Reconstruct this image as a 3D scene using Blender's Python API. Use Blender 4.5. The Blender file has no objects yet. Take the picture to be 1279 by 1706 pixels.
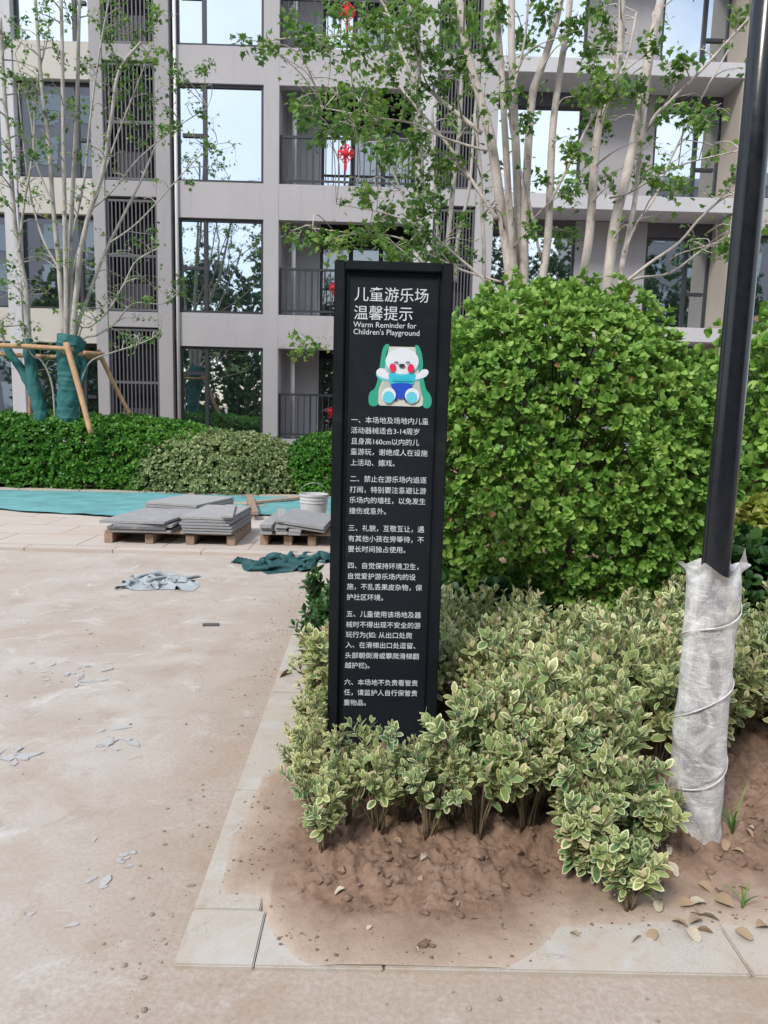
import bpy, bmesh, math, random
import numpy as np
from mathutils import Vector, Matrix
rnd = random.Random(7)
RNG = np.random.default_rng(11)
S = bpy.context.scene
COL = S.collection
R = math.radians

# ------------------------------------------------------------------ camera, sky, sun, exposure
IW, IH, FPX, CZ = 1279, 1706, 1200.0, 1.5
PITCH, ROLL, YAW = R(7.9), R(1.5), R(0.5)
FW = np.array([math.sin(YAW)*math.cos(PITCH), math.cos(YAW)*math.cos(PITCH), -math.sin(PITCH)])
RT0 = np.array([math.cos(YAW), -math.sin(YAW), 0.0])
UP0 = np.cross(RT0, FW)
RT = math.cos(ROLL)*RT0 + math.sin(ROLL)*UP0
UP = math.cos(ROLL)*UP0 - math.sin(ROLL)*RT0
cam = bpy.data.cameras.new('camera')
cam.sensor_fit = 'VERTICAL'
cam.sensor_height = 24.0
cam.lens = 24.0*FPX/IH
cam.clip_start, cam.clip_end = 0.05, 2000
camo = bpy.data.objects.new('camera', cam)
M = Matrix.Identity(4)
for i in range(3):
    M[i][0], M[i][1], M[i][2] = RT[i], UP[i], -FW[i]
M[0][3], M[1][3], M[2][3] = 0, 0, CZ
camo.matrix_world = M
COL.objects.link(camo)
S.camera = camo

SUN_EL, SUN_AZ = R(46), R(215)        # azimuth clockwise from +Y: behind the camera, on its left
w = bpy.data.worlds.new('World'); S.world = w; w.use_nodes = True
nt = w.node_tree; nt.nodes.clear()
sky = nt.nodes.new('ShaderNodeTexSky'); sky.sky_type = 'NISHITA'; sky.sun_disc = False
sky.sun_elevation = SUN_EL; sky.sun_rotation = SUN_AZ; sky.air_density = 1.0; sky.dust_density = 1.5
tc = nt.nodes.new('ShaderNodeTexCoord')
nz = nt.nodes.new('ShaderNodeTexNoise'); nz.inputs['Scale'].default_value = 2.6; nz.inputs['Detail'].default_value = 6; nz.inputs['Roughness'].default_value = 0.55
rp = nt.nodes.new('ShaderNodeValToRGB'); rp.color_ramp.elements[0].position = 0.36; rp.color_ramp.elements[1].position = 0.62
mx = nt.nodes.new('ShaderNodeMix'); mx.data_type = 'RGBA'
bg = nt.nodes.new('ShaderNodeBackground'); bg.inputs['Strength'].default_value = 0.12
wo = nt.nodes.new('ShaderNodeOutputWorld')
nt.links.new(tc.outputs['Generated'], nz.inputs['Vector'])
nt.links.new(nz.outputs['Fac'], rp.inputs['Fac'])
nt.links.new(rp.outputs['Color'], mx.inputs['Factor'])
nt.links.new(sky.outputs['Color'], mx.inputs['A'])
mx.inputs['B'].default_value = (7.6, 8.0, 8.6, 1)      # lit cloud
nt.links.new(mx.outputs['Result'], bg.inputs['Color'])
nt.links.new(bg.outputs['Background'], wo.inputs['Surface'])
sl = bpy.data.lights.new('sun', 'SUN'); sl.energy = 2.0; sl.angle = R(12); sl.color = (1.0, 0.95, 0.88)
so = bpy.data.objects.new('sun', sl); COL.objects.link(so)
sd = Vector((math.sin(SUN_AZ)*math.cos(SUN_EL), math.cos(SUN_AZ)*math.cos(SUN_EL), math.sin(SUN_EL)))
so.rotation_euler = sd.to_track_quat('Z', 'Y').to_euler(); so.location = (0, 0, 30)
S.view_settings.view_transform = 'Standard'; S.view_settings.look = 'None'
S.view_settings.exposure = 0.72; S.view_settings.gamma = 1.0
S.cycles.max_bounces = 8; S.cycles.transparent_max_bounces = 16
S.cycles.use_denoising = True

# ------------------------------------------------------------------ helpers
def ray(x, y):
    return FW + RT*(x-IW/2)/FPX - UP*(y-IH/2)/FPX
def at(x, y, Y):                       # the point of the place seen at a photo pixel, at distance Y
    d = ray(x, y); return np.array([0, 0, CZ]) + d*(Y/d[1])
def gnd(x, y, z=0.0):                  # the same on the level z
    d = ray(x, y); return np.array([0, 0, CZ]) + d*((z-CZ)/d[2])

def tag(o, label=None, cat=None, group=None, kind=None):
    if label: o['label'] = label
    if cat: o['category'] = cat
    if group: o['group'] = group
    if kind: o['kind'] = kind
    return o
def empty(name, loc=(0, 0, 0), rz=0.0):
    o = bpy.data.objects.new(name, None); COL.objects.link(o)
    o.location = loc; o.rotation_euler = (0, 0, rz); o.empty_display_size = 0.1
    return o
def link(name, me, mats, parent=None, world=False):
    o = bpy.data.objects.new(name, me); COL.objects.link(o)
    for m in (mats if isinstance(mats, (list, tuple)) else [mats]): me.materials.append(m)
    if parent is not None:
        o.parent = parent
        if world:                       # geometry given in world coordinates
            o.matrix_parent_inverse = Matrix.Identity(4)
            o.location = -Vector(parent.location)
    return o
def children(o): return [c for c in bpy.data.objects if c.parent == o]
def copy_tree(o, parent=None):
    c = o.copy(); COL.objects.link(c)
    if parent is not None: c.parent = parent
    for ch in list(o.children): copy_tree(ch, c)
    return c

def mk(name, V, F, mats, parent=None, smooth=False, attrs=None, world=False, midx=None):
    """V (n,3); F list of int arrays (k,3) or (k,4)"""
    me = bpy.data.meshes.new(name)
    V = np.asarray(V, np.float32); F = [np.asarray(f, np.int32) for f in F if len(f)]
    me.vertices.add(len(V)); me.vertices.foreach_set('co', V.ravel())
    lt = np.concatenate([np.full(len(f), f.shape[1], np.int32) for f in F])
    lv = np.concatenate([f.ravel() for f in F])
    ls = np.concatenate([[0], np.cumsum(lt)[:-1]]).astype(np.int32)
    me.loops.add(len(lv)); me.loops.foreach_set('vertex_index', lv)
    me.polygons.add(len(lt)); me.polygons.foreach_set('loop_start', ls)
    try: me.polygons.foreach_set('loop_total', lt)
    except Exception: pass
    me.polygons.foreach_set('use_smooth', np.full(len(lt), bool(smooth)))
    if midx is not None: me.polygons.foreach_set('material_index', np.asarray(midx, np.int32))
    for k, a in (attrs or {}).items():
        at_ = me.attributes.new(k, 'FLOAT', 'POINT'); at_.data.foreach_set('value', np.asarray(a, np.float32))
    me.update(calc_edges=True); me.validate()
    return link(name, me, mats, parent, world)

class MB:  # collects shapes, builds one mesh object
    def __init__(s): s.v = []; s.q = []; s.t = []; s.n = 0
    def add(s, V, Q=(), T=()):
        b = s.n
        s.v.append(np.asarray(V, float)); s.n += len(V)
        if len(Q): s.q.append(np.asarray(Q, int)+b)
        if len(T): s.t.append(np.asarray(T, int)+b)
    def box(s, x0, x1, y0, y1, z0, z1):
        V = [(x, y, z) for z in (z0, z1) for x, y in ((x0, y0), (x1, y0), (x1, y1), (x0, y1))]
        s.add(V, [(3, 2, 1, 0), (4, 5, 6, 7), (0, 1, 5, 4), (1, 2, 6, 5), (2, 3, 7, 6), (3, 0, 4, 7)])
    def prism(s, quad, z0, z1):           # any convex quad footprint
        V = [(x, y, z) for z in (z0, z1) for x, y in quad]
        s.add(V, [(3, 2, 1, 0), (4, 5, 6, 7), (0, 1, 5, 4), (1, 2, 6, 5), (2, 3, 7, 6), (3, 0, 4, 7)])
    def tube(s, P, rad, n=8, res=0, cap=True):
        P = np.asarray(P, float); rad = np.broadcast_to(np.asarray(rad, float), (len(P),)).copy()
        if res and len(P) > 2: P, rad = smooth_line(P, rad, res)
        V, Q = tube_mesh(P, rad, n)
        T = []
        if cap:
            k = len(V); V = np.vstack([V, P[:1], P[-1:]])
            m = (len(P)-1)*n
            for i in range(n):
                T.append((k, (i+1) % n, i)); T.append((k+1, m+i, m+(i+1) % n))
        s.add(V, Q, T)
    def lathe(s, prof, n=24, loc=(0, 0, 0)):
        P = np.array(prof, float); a = np.linspace(0, 2*math.pi, n, endpoint=False)
        V = np.concatenate([np.stack([np.cos(a)*r+loc[0], np.sin(a)*r+loc[1], np.full(n, z+loc[2])], 1) for r, z in P])
        i = np.arange(n); j = (i+1) % n
        Q = np.concatenate([np.stack([k*n+i, k*n+j, (k+1)*n+j, (k+1)*n+i], 1) for k in range(len(P)-1)])
        s.add(V, Q)
    def build(s, name, mats, parent=None, smooth=False, world=False, bevel=0.0, attrs=None):
        F = ([np.concatenate(s.q)] if s.q else []) + ([np.concatenate(s.t)] if s.t else [])
        o = mk(name, np.concatenate(s.v), F, mats, parent, smooth, attrs, world)
        if bevel:
            bm = bmesh.new(); bm.from_mesh(o.data)
            bmesh.ops.bevel(bm, geom=bm.edges[:], offset=bevel, segments=2, affect='EDGES', clamp_overlap=True)
            bm.to_mesh(o.data); bm.free()
        return o
def smooth_line(P, rad, res):
    n = len(P); o = []; r = []
    for i in range(n-1):
        p0, p1, p2, p3 = P[max(i-1, 0)], P[i], P[i+1], P[min(i+2, n-1)]
        for k in range(res):
            t = k/res
            o.append(0.5*((2*p1)+(-p0+p2)*t+(2*p0-5*p1+4*p2-p3)*t*t+(-p0+3*p1-3*p2+p3)*t**3))
            r.append(rad[i]*(1-t)+rad[i+1]*t)
    o.append(P[-1]); r.append(rad[-1])
    return np.array(o), np.array(r)
def tube_mesh(P, rad, n):
    T = np.gradient(P, axis=0); T /= np.linalg.norm(T, axis=1, keepdims=True)+1e-9
    u = np.cross(T[0], [0.31, 0.2, 0.93]); 
    if np.linalg.norm(u) < 0.05: u = np.cross(T[0], [1, 0, 0])
    a = np.linspace(0, 2*math.pi, n, endpoint=False); V = []
    for i in range(len(P)):
        u = u-T[i]*(u@T[i]); u /= np.linalg.norm(u)+1e-9
        v = np.cross(T[i], u)
        V.append(P[i]+rad[i]*(np.cos(a)[:, None]*u+np.sin(a)[:, None]*v))
    i = np.arange(n); j = (i+1) % n
    Q = np.concatenate([np.stack([k*n+i, k*n+j, (k+1)*n+j, (k+1)*n+i], 1) for k in range(len(P)-1)])
    return np.concatenate(V), Q
def hash2(ix, iy, seed):
    h = (ix*374761393+iy*668265263+seed*1442695041) & 0x7fffffff
    h = ((h ^ (h >> 13))*1274126177) & 0x7fffffff
    return ((h ^ (h >> 16)) & 0xffff)/65535.0
def vnoise(x, y, seed=0):
    x = np.asarray(x, float); y = np.asarray(y, float)
    ix = np.floor(x).astype(np.int64); iy = np.floor(y).astype(np.int64)
    fx = x-ix; fy = y-iy; fx = fx*fx*(3-2*fx); fy = fy*fy*(3-2*fy)
    a = hash2(ix, iy, seed); b = hash2(ix+1, iy, seed); c = hash2(ix, iy+1, seed); d = hash2(ix+1, iy+1, seed)
    return (a*(1-fx)+b*fx)*(1-fy)+(c*(1-fx)+d*fx)*fy
def fbm(x, y, seed=0, oct=4):
    s = 0; a = 0.5; t = 0
    for k in range(oct):
        s = s+a*vnoise(np.asarray(x)*2**k+17.3*k, np.asarray(y)*2**k-9.1*k, seed+k); t += a; a *= 0.5
    return s/t
def sat(x): return np.clip(x, 0, 1)
def unit(a): return a/(np.linalg.norm(a, axis=-1, keepdims=True)+1e-9)

# ------------------------------------------------------------------ materials
def hexc(r, g, b):                       # sRGB 0-255 -> linear
    f = lambda c: (c/255/12.92 if c/255 <= 0.04045 else ((c/255+0.055)/1.055)**2.4)
    return (f(r), f(g), f(b), 1)
class NT:
    def __init__(s, name):
        s.m = bpy.data.materials.new(name); s.m.use_nodes = True
        s.t = s.m.node_tree; s.b = s.t.nodes['Principled BSDF']; s.out = s.t.nodes['Material Output']
        s.geo = None
    def n(s, typ, **kw):
        x = s.t.nodes.new(typ)
        for k, v in kw.items():
            if k in x.inputs: x.inputs[k].default_value = v
            else: setattr(x, k, v)
        return x
    def l(s, a, b): s.t.links.new(a, b)
    def pos(s):
        if s.geo is None: s.geo = s.n('ShaderNodeTexCoord').outputs['Object']
        return s.geo
    def world(s): return s.n('ShaderNodeNewGeometry').outputs['Position']
    def noise(s, scale, detail=4, rough=0.55, vec=None, dist=0.0):
        x = s.n('ShaderNodeTexNoise'); x.inputs['Scale'].default_value = scale; x.inputs['Detail'].default_value = detail
        x.inputs['Roughness'].default_value = rough; x.inputs['Distortion'].default_value = dist
        s.l(vec if vec is not None else s.pos(), x.inputs['Vector']); return x.outputs['Fac']
    def ramp(s, fac, stops):
        x = s.n('ShaderNodeValToRGB'); e = x.color_ramp.elements
        while len(e) < len(stops): e.new(0.5)
        for el, (p, c) in zip(e, stops): el.position = p; el.color = c if len(c) == 4 else (*c, 1)
        s.l(fac, x.inputs['Fac']); return x.outputs['Color']
    def step(s, fac, a, b):
        x = s.n('ShaderNodeMapRange'); x.inputs['From Min'].default_value = a; x.inputs['From Max'].default_value = b
        s.l(fac, x.inputs['Value']); return x.outputs['Result']
    def mix(s, fac, a, b, mode='MIX'):
        x = s.n('ShaderNodeMix'); x.data_type = 'RGBA'; x.blend_type = mode
        for k, v in (('Factor', fac), ('A', a), ('B', b)):
            if isinstance(v, (int, float)): x.inputs[k].default_value = v
            elif isinstance(v, tuple): x.inputs[k].default_value = v if len(v) == 4 else (*v, 1)
            else: s.l(v, x.inputs[k])
        return x.outputs['Result']
    def math(s, op, a, b=0.0):
        x = s.n('ShaderNodeMath'); x.operation = op
        for i, v in enumerate((a, b)):
            if isinstance(v, (int, float)): x.inputs[i].default_value = v
            else: s.l(v, x.inputs[i])
        return x.outputs[0]
    def bump(s, h, strength=0.3, dist=0.01):
        x = s.n('ShaderNodeBump'); x.inputs['Strength'].default_value = strength; x.inputs['Distance'].default_value = dist
        s.l(h, x.inputs['Height']); s.l(x.outputs['Normal'], s.b.inputs['Normal']); return x.outputs['Normal']
    def col(s, c):
        if isinstance(c, tuple): s.b.inputs['Base Color'].default_value = c
        else: s.l(c, s.b.inputs['Base Color'])
    def set(s, rough=0.6, metal=0.0, spec=0.5):
        s.b.inputs['Roughness'].default_value = rough; s.b.inputs['Metallic'].default_value = metal
        s.b.inputs['Specular IOR Level'].default_value = spec; return s

def mottled(name, c, var=0.12, scale=6, rough=0.7, bump=0.15, bdist=0.004, metal=0.0, spec=0.4, fine=60):
    k = NT(name).set(rough, metal, spec)
    a = k.noise(scale, 5); b = k.noise(fine, 3)
    lo = tuple(x*(1-var) for x in c[:3]); hi = tuple(min(1, x*(1+var)) for x in c[:3])
    c1 = k.ramp(a, [(0.3, lo), (0.7, hi)])
    c2 = k.mix(k.step(b, 0.35, 0.75), c1, tuple(x*(1-var*0.8) for x in c[:3]))
    k.col(c2); k.bump(b, bump, bdist); return k.m

def wall_mat(name, c):
    k = NT(name).set(0.82, 0, 0.3); P = k.world()
    mp = k.n('ShaderNodeMapping'); k.l(P, mp.inputs['Vector']); mp.inputs['Scale'].default_value = (5, 5, .35)
    st = k.noise(1.0, 6, 0.65, mp.outputs[0], 0.3); bl = k.noise(0.5, 4, 0.55, P); f = k.noise(30, 3, 0.6, P)
    a = k.ramp(bl, [(0.3, tuple(x*.94 for x in c)), (0.7, tuple(x*1.05 for x in c))])
    a = k.mix(k.math('MULTIPLY', k.step(st, 0.52, 0.78), 0.42), a, tuple(x*.72 for x in c))
    a = k.mix(k.math('MULTIPLY', k.step(f, 0.5, 0.8), 0.2), a, tuple(x*.85 for x in c))
    k.col(a); k.bump(f, 0.12, 0.003); return k.m
def leaf_mat(name, greens, edge=None, dead=None, transl=0.28, rough=0.42, spec=0.45):
    k = NT(name).set(rough, 0, spec)
    r = k.n('ShaderNodeAttribute'); r.attribute_name = 'rnd'
    c = k.ramp(r.outputs['Fac'], [(i/(len(greens)-1), g) for i, g in enumerate(greens)])
    nzv = k.noise(30, 2); c = k.mix(k.math('MULTIPLY', nzv, 0.35), c, greens[0])
    if edge is not None:
        e = k.n('ShaderNodeAttribute'); e.attribute_name = 'edge'
        r2 = k.n('ShaderNodeAttribute'); r2.attribute_name = 'rnd2'
        wv = k.noise(90, 2)
        ev = k.math('ADD', k.math('ADD', e.outputs['Fac'], k.math('MULTIPLY', wv, 0.35)), k.math('MULTIPLY', r2.outputs['Fac'], 0.40))
        ec = k.ramp(r.outputs['Fac'], [(0, edge[0]), (0.55, edge[1]), (1, edge[2])])
        c = k.mix(k.step(ev, 0.98, 1.18), c, ec)
        pk = k.n('ShaderNodeAttribute'); pk.attribute_name = 'rnd2'
        c = k.mix(k.math('MULTIPLY', k.step(pk.outputs['Fac'], 0.93, 0.95), 0.85), c, (0.62, 0.50, 0.34))
    if dead:
        pk = k.n('ShaderNodeAttribute'); pk.attribute_name = 'rnd2'
        c = k.mix(k.step(pk.outputs['Fac'], dead, dead+.004), c, (0.34, 0.20, 0.08))
    k.col(c)
    tr = k.n('ShaderNodeBsdfTranslucent'); k.l(c, tr.inputs['Color'])
    ms = k.n('ShaderNodeMixShader'); ms.inputs['Fac'].default_value = transl
    k.l(k.b.outputs['BSDF'], ms.inputs[1]); k.l(tr.outputs['BSDF'], ms.inputs[2]); k.l(ms.outputs['Shader'], k.out.inputs['Surface'])
    return k.m

def court_mat():
    k = NT('court_concrete').set(0.85, 0, 0.25)
    P = k.world()
    big = k.noise(0.55, 5, 0.6, P, 0.6); mid = k.noise(2.1, 6, 0.62, P, 0.4); fine = k.noise(62, 5, 0.65, P); grit = k.noise(300, 2, 0.5, P)
    c = k.ramp(mid, [(0.28, (0.34, 0.285, 0.24)), (0.45, (0.415, 0.365, 0.325)), (0.60, (0.465, 0.43, 0.40)), (0.8, (0.515, 0.49, 0.47))])
    c = k.mix(k.step(big, 0.42, 0.72), c, (0.425, 0.375, 0.335))
    pale = k.noise(3.6, 5, 0.7, P, 0.9); c = k.mix(k.math('MULTIPLY', k.step(pale, 0.56, 0.70), 0.8), c, (0.56, 0.545, 0.54))
    rd = k.noise(1.35, 5, 0.65, P, 1.2); c = k.mix(k.math('MULTIPLY', k.step(rd, 0.52, 0.72), 0.62), c, (0.35, 0.26, 0.20))
    dk = k.noise(5.2, 6, 0.7, P, 0.4); c = k.mix(k.math('MULTIPLY', k.step(dk, 0.58, 0.74), 0.5), c, (0.235, 0.175, 0.13))
    sx = k.n('ShaderNodeSeparateXYZ'); k.l(P, sx.inputs[0])
    # brown mud washed against the kerb
    ck = k.noise(1.7, 3, 0.6, P, 1.5); c = k.mix(k.math('MULTIPLY', k.math('MULTIPLY', k.step(k.math('ABSOLUTE', k.math('SUBTRACT', ck, 0.5)), 0.0035, 0.0), k.step(big, .45, .6)), 0.55), c, (0.2, 0.16, 0.13))
    mps = k.n('ShaderNodeMapping'); k.l(P, mps.inputs['Vector']); mps.inputs['Rotation'].default_value = (0, 0, .5); mps.inputs['Scale'].default_value = (1.2, 9, 1)
    sc = k.noise(1.6, 6, 0.75, mps.outputs[0], 0.6); c = k.mix(k.math('MULTIPLY', k.step(sc, 0.62, 0.72), 0.5), c, (0.58, 0.565, 0.56))
    near = k.math('MULTIPLY', k.step(k.math('ADD', sx.outputs['X'], k.math('MULTIPLY', mid, 0.7)), -0.75, -0.15), k.step(sx.outputs['Y'], 7.5, 5.5))
    near = k.math('MULTIPLY', near, k.step(fine, 0.1, 0.65))
    c = k.mix(k.math('MULTIPLY', near, 0.6), c, (0.29, 0.205, 0.14))
    c = k.mix(k.math('MULTIPLY', k.step(fine, 0.45, 0.72), 0.26), c, (0.26, 0.21, 0.17))
    c = k.mix(k.math('MULTIPLY', k.step(grit, 0.55, 0.8), 0.5), c, (0.18, 0.15, 0.13))
    k.col(c)
    h = k.math('ADD', k.math('MULTIPLY', fine, 0.7), k.math('ADD', k.math('MULTIPLY', grit, 0.3), mid))
    k.bump(h, 0.4, 0.004); return k.m
def paver_mat():
    k = NT('strip_pavers').set(0.85, 0, 0.25); P = k.world()
    br = k.n('ShaderNodeTexBrick'); k.l(P, br.inputs['Vector'])
    br.inputs['Scale'].default_value = 1.0; br.inputs['Brick Width'].default_value = 0.9; br.inputs['Row Height'].default_value = 0.62
    br.inputs['Mortar Size'].default_value = 0.008
    br.inputs['Color1'].default_value = (0.50, 0.455, 0.42, 1); br.inputs['Color2'].default_value = (0.45, 0.405, 0.37, 1); br.inputs['Mortar'].default_value = (0.22, 0.18, 0.15, 1)
    n1 = k.noise(1.6, 6, 0.65, P, 0.5); n2 = k.noise(60, 3, 0.6, P)
    c = k.mix(k.math('MULTIPLY', k.step(n1, 0.45, 0.7), 0.55), br.outputs['Color'], (0.46, 0.36, 0.29))
    c = k.mix(k.math('MULTIPLY', k.step(n2, 0.5, 0.8), 0.35), c, (0.24, 0.2, 0.17))
    k.col(c); k.bump(n2, 0.3, 0.004); return k.m
def kerb_mat():
    k = NT('kerb_granite').set(0.8, 0, 0.3); P = k.world()
    sp = k.noise(420, 2, 0.5, P); sp2 = k.noise(150, 3, 0.6, P); d = k.noise(4.5, 6, 0.65, P, 0.6); d2 = k.noise(16, 5, 0.6, P, 0.3)
    c = k.ramp(sp, [(0.35, (0.27, 0.25, 0.235)), (0.5, (0.42, 0.395, 0.365)), (0.68, (0.56, 0.535, 0.505))])
    c = k.mix(k.math('MULTIPLY', k.step(d, 0.30, 0.55), 0.85), c, (0.43, 0.38, 0.325))
    c = k.mix(k.math('MULTIPLY', k.step(d2, 0.5, 0.72), 0.5), c, (0.36, 0.265, 0.19))
    d3 = k.noise(2.3, 6, 0.7, P, 1.0); c = k.mix(k.math('MULTIPLY', k.step(d3, 0.50, 0.62), 0.7), c, (0.46, 0.445, 0.43)); d4 = k.noise(7, 6, 0.75, P, 1.5); c = k.mix(k.math('MULTIPLY', k.step(d4, 0.60, 0.70), 0.5), c, (0.24, 0.20, 0.165))
    c = k.mix(k.math('MULTIPLY', k.step(sp2, 0.55, 0.8), 0.35), c, (0.25, 0.2, 0.16))
    k.col(c); k.bump(k.math('ADD', sp2, d2), 0.3, 0.003); return k.m
def soil_mat():
    k = NT('brown_soil').set(0.92, 0, 0.2); P = k.world()
    a = k.noise(5, 6, 0.65, P, 0.5); b = k.noise(55, 5, 0.65, P); g = k.noise(260, 3, 0.6, P)
    c = k.ramp(a, [(0.28, (0.115, 0.070, 0.048)), (0.5, (0.20, 0.130, 0.094)), (0.72, (0.30, 0.21, 0.158))])
    c = k.mix(k.math('MULTIPLY', k.step(b, 0.45, 0.75), 0.45), c, (0.33, 0.215, 0.15))
    c = k.mix(k.math('MULTIPLY', k.step(g, 0.55, 0.8), 0.35), c, (0.10, 0.055, 0.035))
    f = k.n('ShaderNodeAttribute'); f.attribute_name = 'film'      # thin dried mud towards the rim, then bare stone showing through
    fm = k.math('ADD', f.outputs['Fac'], k.math('MULTIPLY', k.noise(14, 5, 0.7, P), 0.12))
    c = k.mix(k.step(fm, 0.30, 0.10), c, k.ramp(a, [(0.3, (0.32, 0.235, 0.18)), (0.7, (0.43, 0.335, 0.27))]))
    f2 = k.math('ADD', f.outputs['Fac'], k.math('MULTIPLY', k.math('ADD', k.noise(30, 6, 0.8, P), k.math('MULTIPLY', g, .6)), 0.17))
    c = k.mix(k.math('MULTIPLY', k.step(f2, 0.175, 0.125), 0.8), c, k.ramp(g, [(0.4, (0.36, 0.31, 0.265)), (0.6, (0.47, 0.41, 0.355))]))
    k.col(c); k.bump(k.math('ADD', b, k.math('MULTIPLY', g, 0.5)), 0.55, 0.008); return k.m
def glass_mat(name='window_glass', tint=(0.80, 0.88, 0.95), refl=0.72, body=(0.018, 0.022, 0.026)):
    k = NT(name).set(0.25, 0, 0.5); k.col((*body, 1))
    g = k.n('ShaderNodeBsdfGlossy'); g.inputs['Roughness'].default_value = 0.015; g.inputs['Color'].default_value = (*tint, 1)
    P = k.pos(); h = k.noise(0.9, 2, 0.4, P)
    bp = k.n('ShaderNodeBump'); bp.inputs['Strength'].default_value = 0.12; bp.inputs['Distance'].default_value = 0.03
    k.l(h, bp.inputs['Height']); k.l(bp.outputs['Normal'], g.inputs['Normal'])
    ms = k.n('ShaderNodeMixShader'); ms.inputs['Fac'].default_value = refl
    k.l(k.b.outputs['BSDF'], ms.inputs[1]); k.l(g.outputs['BSDF'], ms.inputs[2]); k.l(ms.outputs['Shader'], k.out.inputs['Surface'])
    return k.m
def wrap_mat():
    k = NT('bubble_film').set(0.2, 0, 0.6)
    P = k.n('ShaderNodeTexCoord').outputs['UV']
    uv = k.n('ShaderNodeAttribute'); uv.attribute_name = 'su'; vv = k.n('ShaderNodeAttribute'); vv.attribute_name = 'sv'
    cx = k.n('ShaderNodeCombineXYZ'); k.l(uv.outputs['Fac'], cx.inputs[0]); k.l(vv.outputs['Fac'], cx.inputs[1])
    vo = k.n('ShaderNodeTexVoronoi'); vo.inputs['Scale'].default_value = 150; vo.inputs['Randomness'].default_value = 0.45
    k.l(cx.outputs[0], vo.inputs['Vector'])
    dots = k.step(vo.outputs['Distance'], 0.55, 0.25)
    cr = k.noise(8, 5, 0.65, k.pos(), 1.2)
    mp = k.n('ShaderNodeMapping'); k.l(cx.outputs[0], mp.inputs['Vector']); mp.inputs['Rotation'].default_value = (0, 0, -.6); mp.inputs['Scale'].default_value = (9, 46, 1)
    fold = k.noise(1.0, 5, 0.65, mp.outputs[0], 1.6)
    c = k.ramp(cr, [(0.3, (0.80, 0.80, 0.83)), (0.7, (0.92, 0.91, 0.93))])
    k.col(c)
    bp = k.bump(k.math('ADD', k.math('MULTIPLY', dots, .22), k.math('MULTIPLY', fold, .9)), 0.6, 0.004)
    lw = k.n('ShaderNodeLayerWeight'); lw.inputs['Blend'].default_value = 0.35
    tr = k.n('ShaderNodeBsdfTransparent')
    fac = k.math('ADD', k.math('ADD', k.math('MULTIPLY', dots, 0.12), k.math('ADD', k.math('MULTIPLY', lw.outputs['Facing'], .45), k.math('MULTIPLY', k.step(fold, .52, .75), .35))), k.math('ADD', k.math('MULTIPLY', cr, 1.3), -.27))
    cl = k.n('ShaderNodeClamp'); k.l(fac, cl.inputs['Value']); cl.inputs['Min'].default_value = 0.30; cl.inputs['Max'].default_value = 0.95
    ms = k.n('ShaderNodeMixShader'); k.l(cl.outputs[0], ms.inputs['Fac'])
    k.l(tr.outputs['BSDF'], ms.inputs[1]); k.l(k.b.outputs['BSDF'], ms.inputs[2]); k.l(ms.outputs['Shader'], k.out.inputs['Surface'])
    return k.m
def pole_mat():
    k = NT('black_pole_paint').set(0.2, 0, 0.4); P = k.pos()
    n = k.noise(7, 5, 0.7, P, 2.0); s = k.noise(30, 6, 0.7, P, 3.0)
    c = k.ramp(n, [(0.3, (0.008, 0.010, 0.015)), (0.7, (0.016, 0.018, 0.023))])
    c = k.mix(k.math('MULTIPLY', k.step(s, 0.70, 0.78), 0.6), c, (0.22, 0.21, 0.20))
    k.col(c); k.l(k.ramp(n, [(0.3, (0.14,)*3), (0.7, (0.26,)*3)]), k.b.inputs['Roughness']); return k.m
def slab_mat(name, c):
    k = NT(name).set(0.75, 0, 0.35); P = k.world()
    sp = k.noise(170, 2, 0.5, P); d = k.noise(5, 5, 0.6, P, 0.6)
    a = k.ramp(sp, [(0.35, tuple(x*0.62 for x in c)), (0.65, tuple(x*1.12 for x in c))])
    a = k.mix(k.math('MULTIPLY', k.step(d, 0.5, 0.75), 0.45), a, (0.46, 0.42, 0.38))
    k.col(a); k.bump(sp, 0.2, 0.002); return k.m
def wood_mat(name, c, scale=1.0):
    k = NT(name).set(0.75, 0, 0.3); P = k.pos()
    mp = k.n('ShaderNodeMapping'); k.l(P, mp.inputs['Vector']); mp.inputs['Scale'].default_value = (30*scale, 30*scale, 3*scale)
    n = k.noise(1.5, 5, 0.65, mp.outputs[0], 1.2); b = k.noise(5, 4, 0.6, P)
    a = k.ramp(n, [(0.3, tuple(x*0.55 for x in c)), (0.55, c), (0.75, tuple(min(1, x*1.25) for x in c))])
    a = k.mix(k.math('MULTIPLY', k.step(b, 0.5, 0.8), 0.5), a, tuple(x*0.5 for x in c))
    k.col(a); k.bump(n, 0.4, 0.004); return k.m
def bark_mat(name, lo, mid, hi, scale=1.0):
    k = NT(name).set(0.85, 0, 0.25); P = k.world()
    mp = k.n('ShaderNodeMapping'); k.l(P, mp.inputs['Vector']); mp.inputs['Scale'].default_value = (1, 1, 0.35)
    a = k.noise(9*scale, 6, 0.7, mp.outputs[0], 0.8); b = k.noise(45*scale, 4, 0.6, P)
    c = k.ramp(a, [(0.30, lo), (0.43, mid), (0.62, hi)])
    c = k.mix(k.math('MULTIPLY', k.step(b, 0.58, 0.75), 0.55), c, lo)
    k.col(c); k.bump(k.math('ADD', a, b), 0.5, 0.006); return k.m

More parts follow.
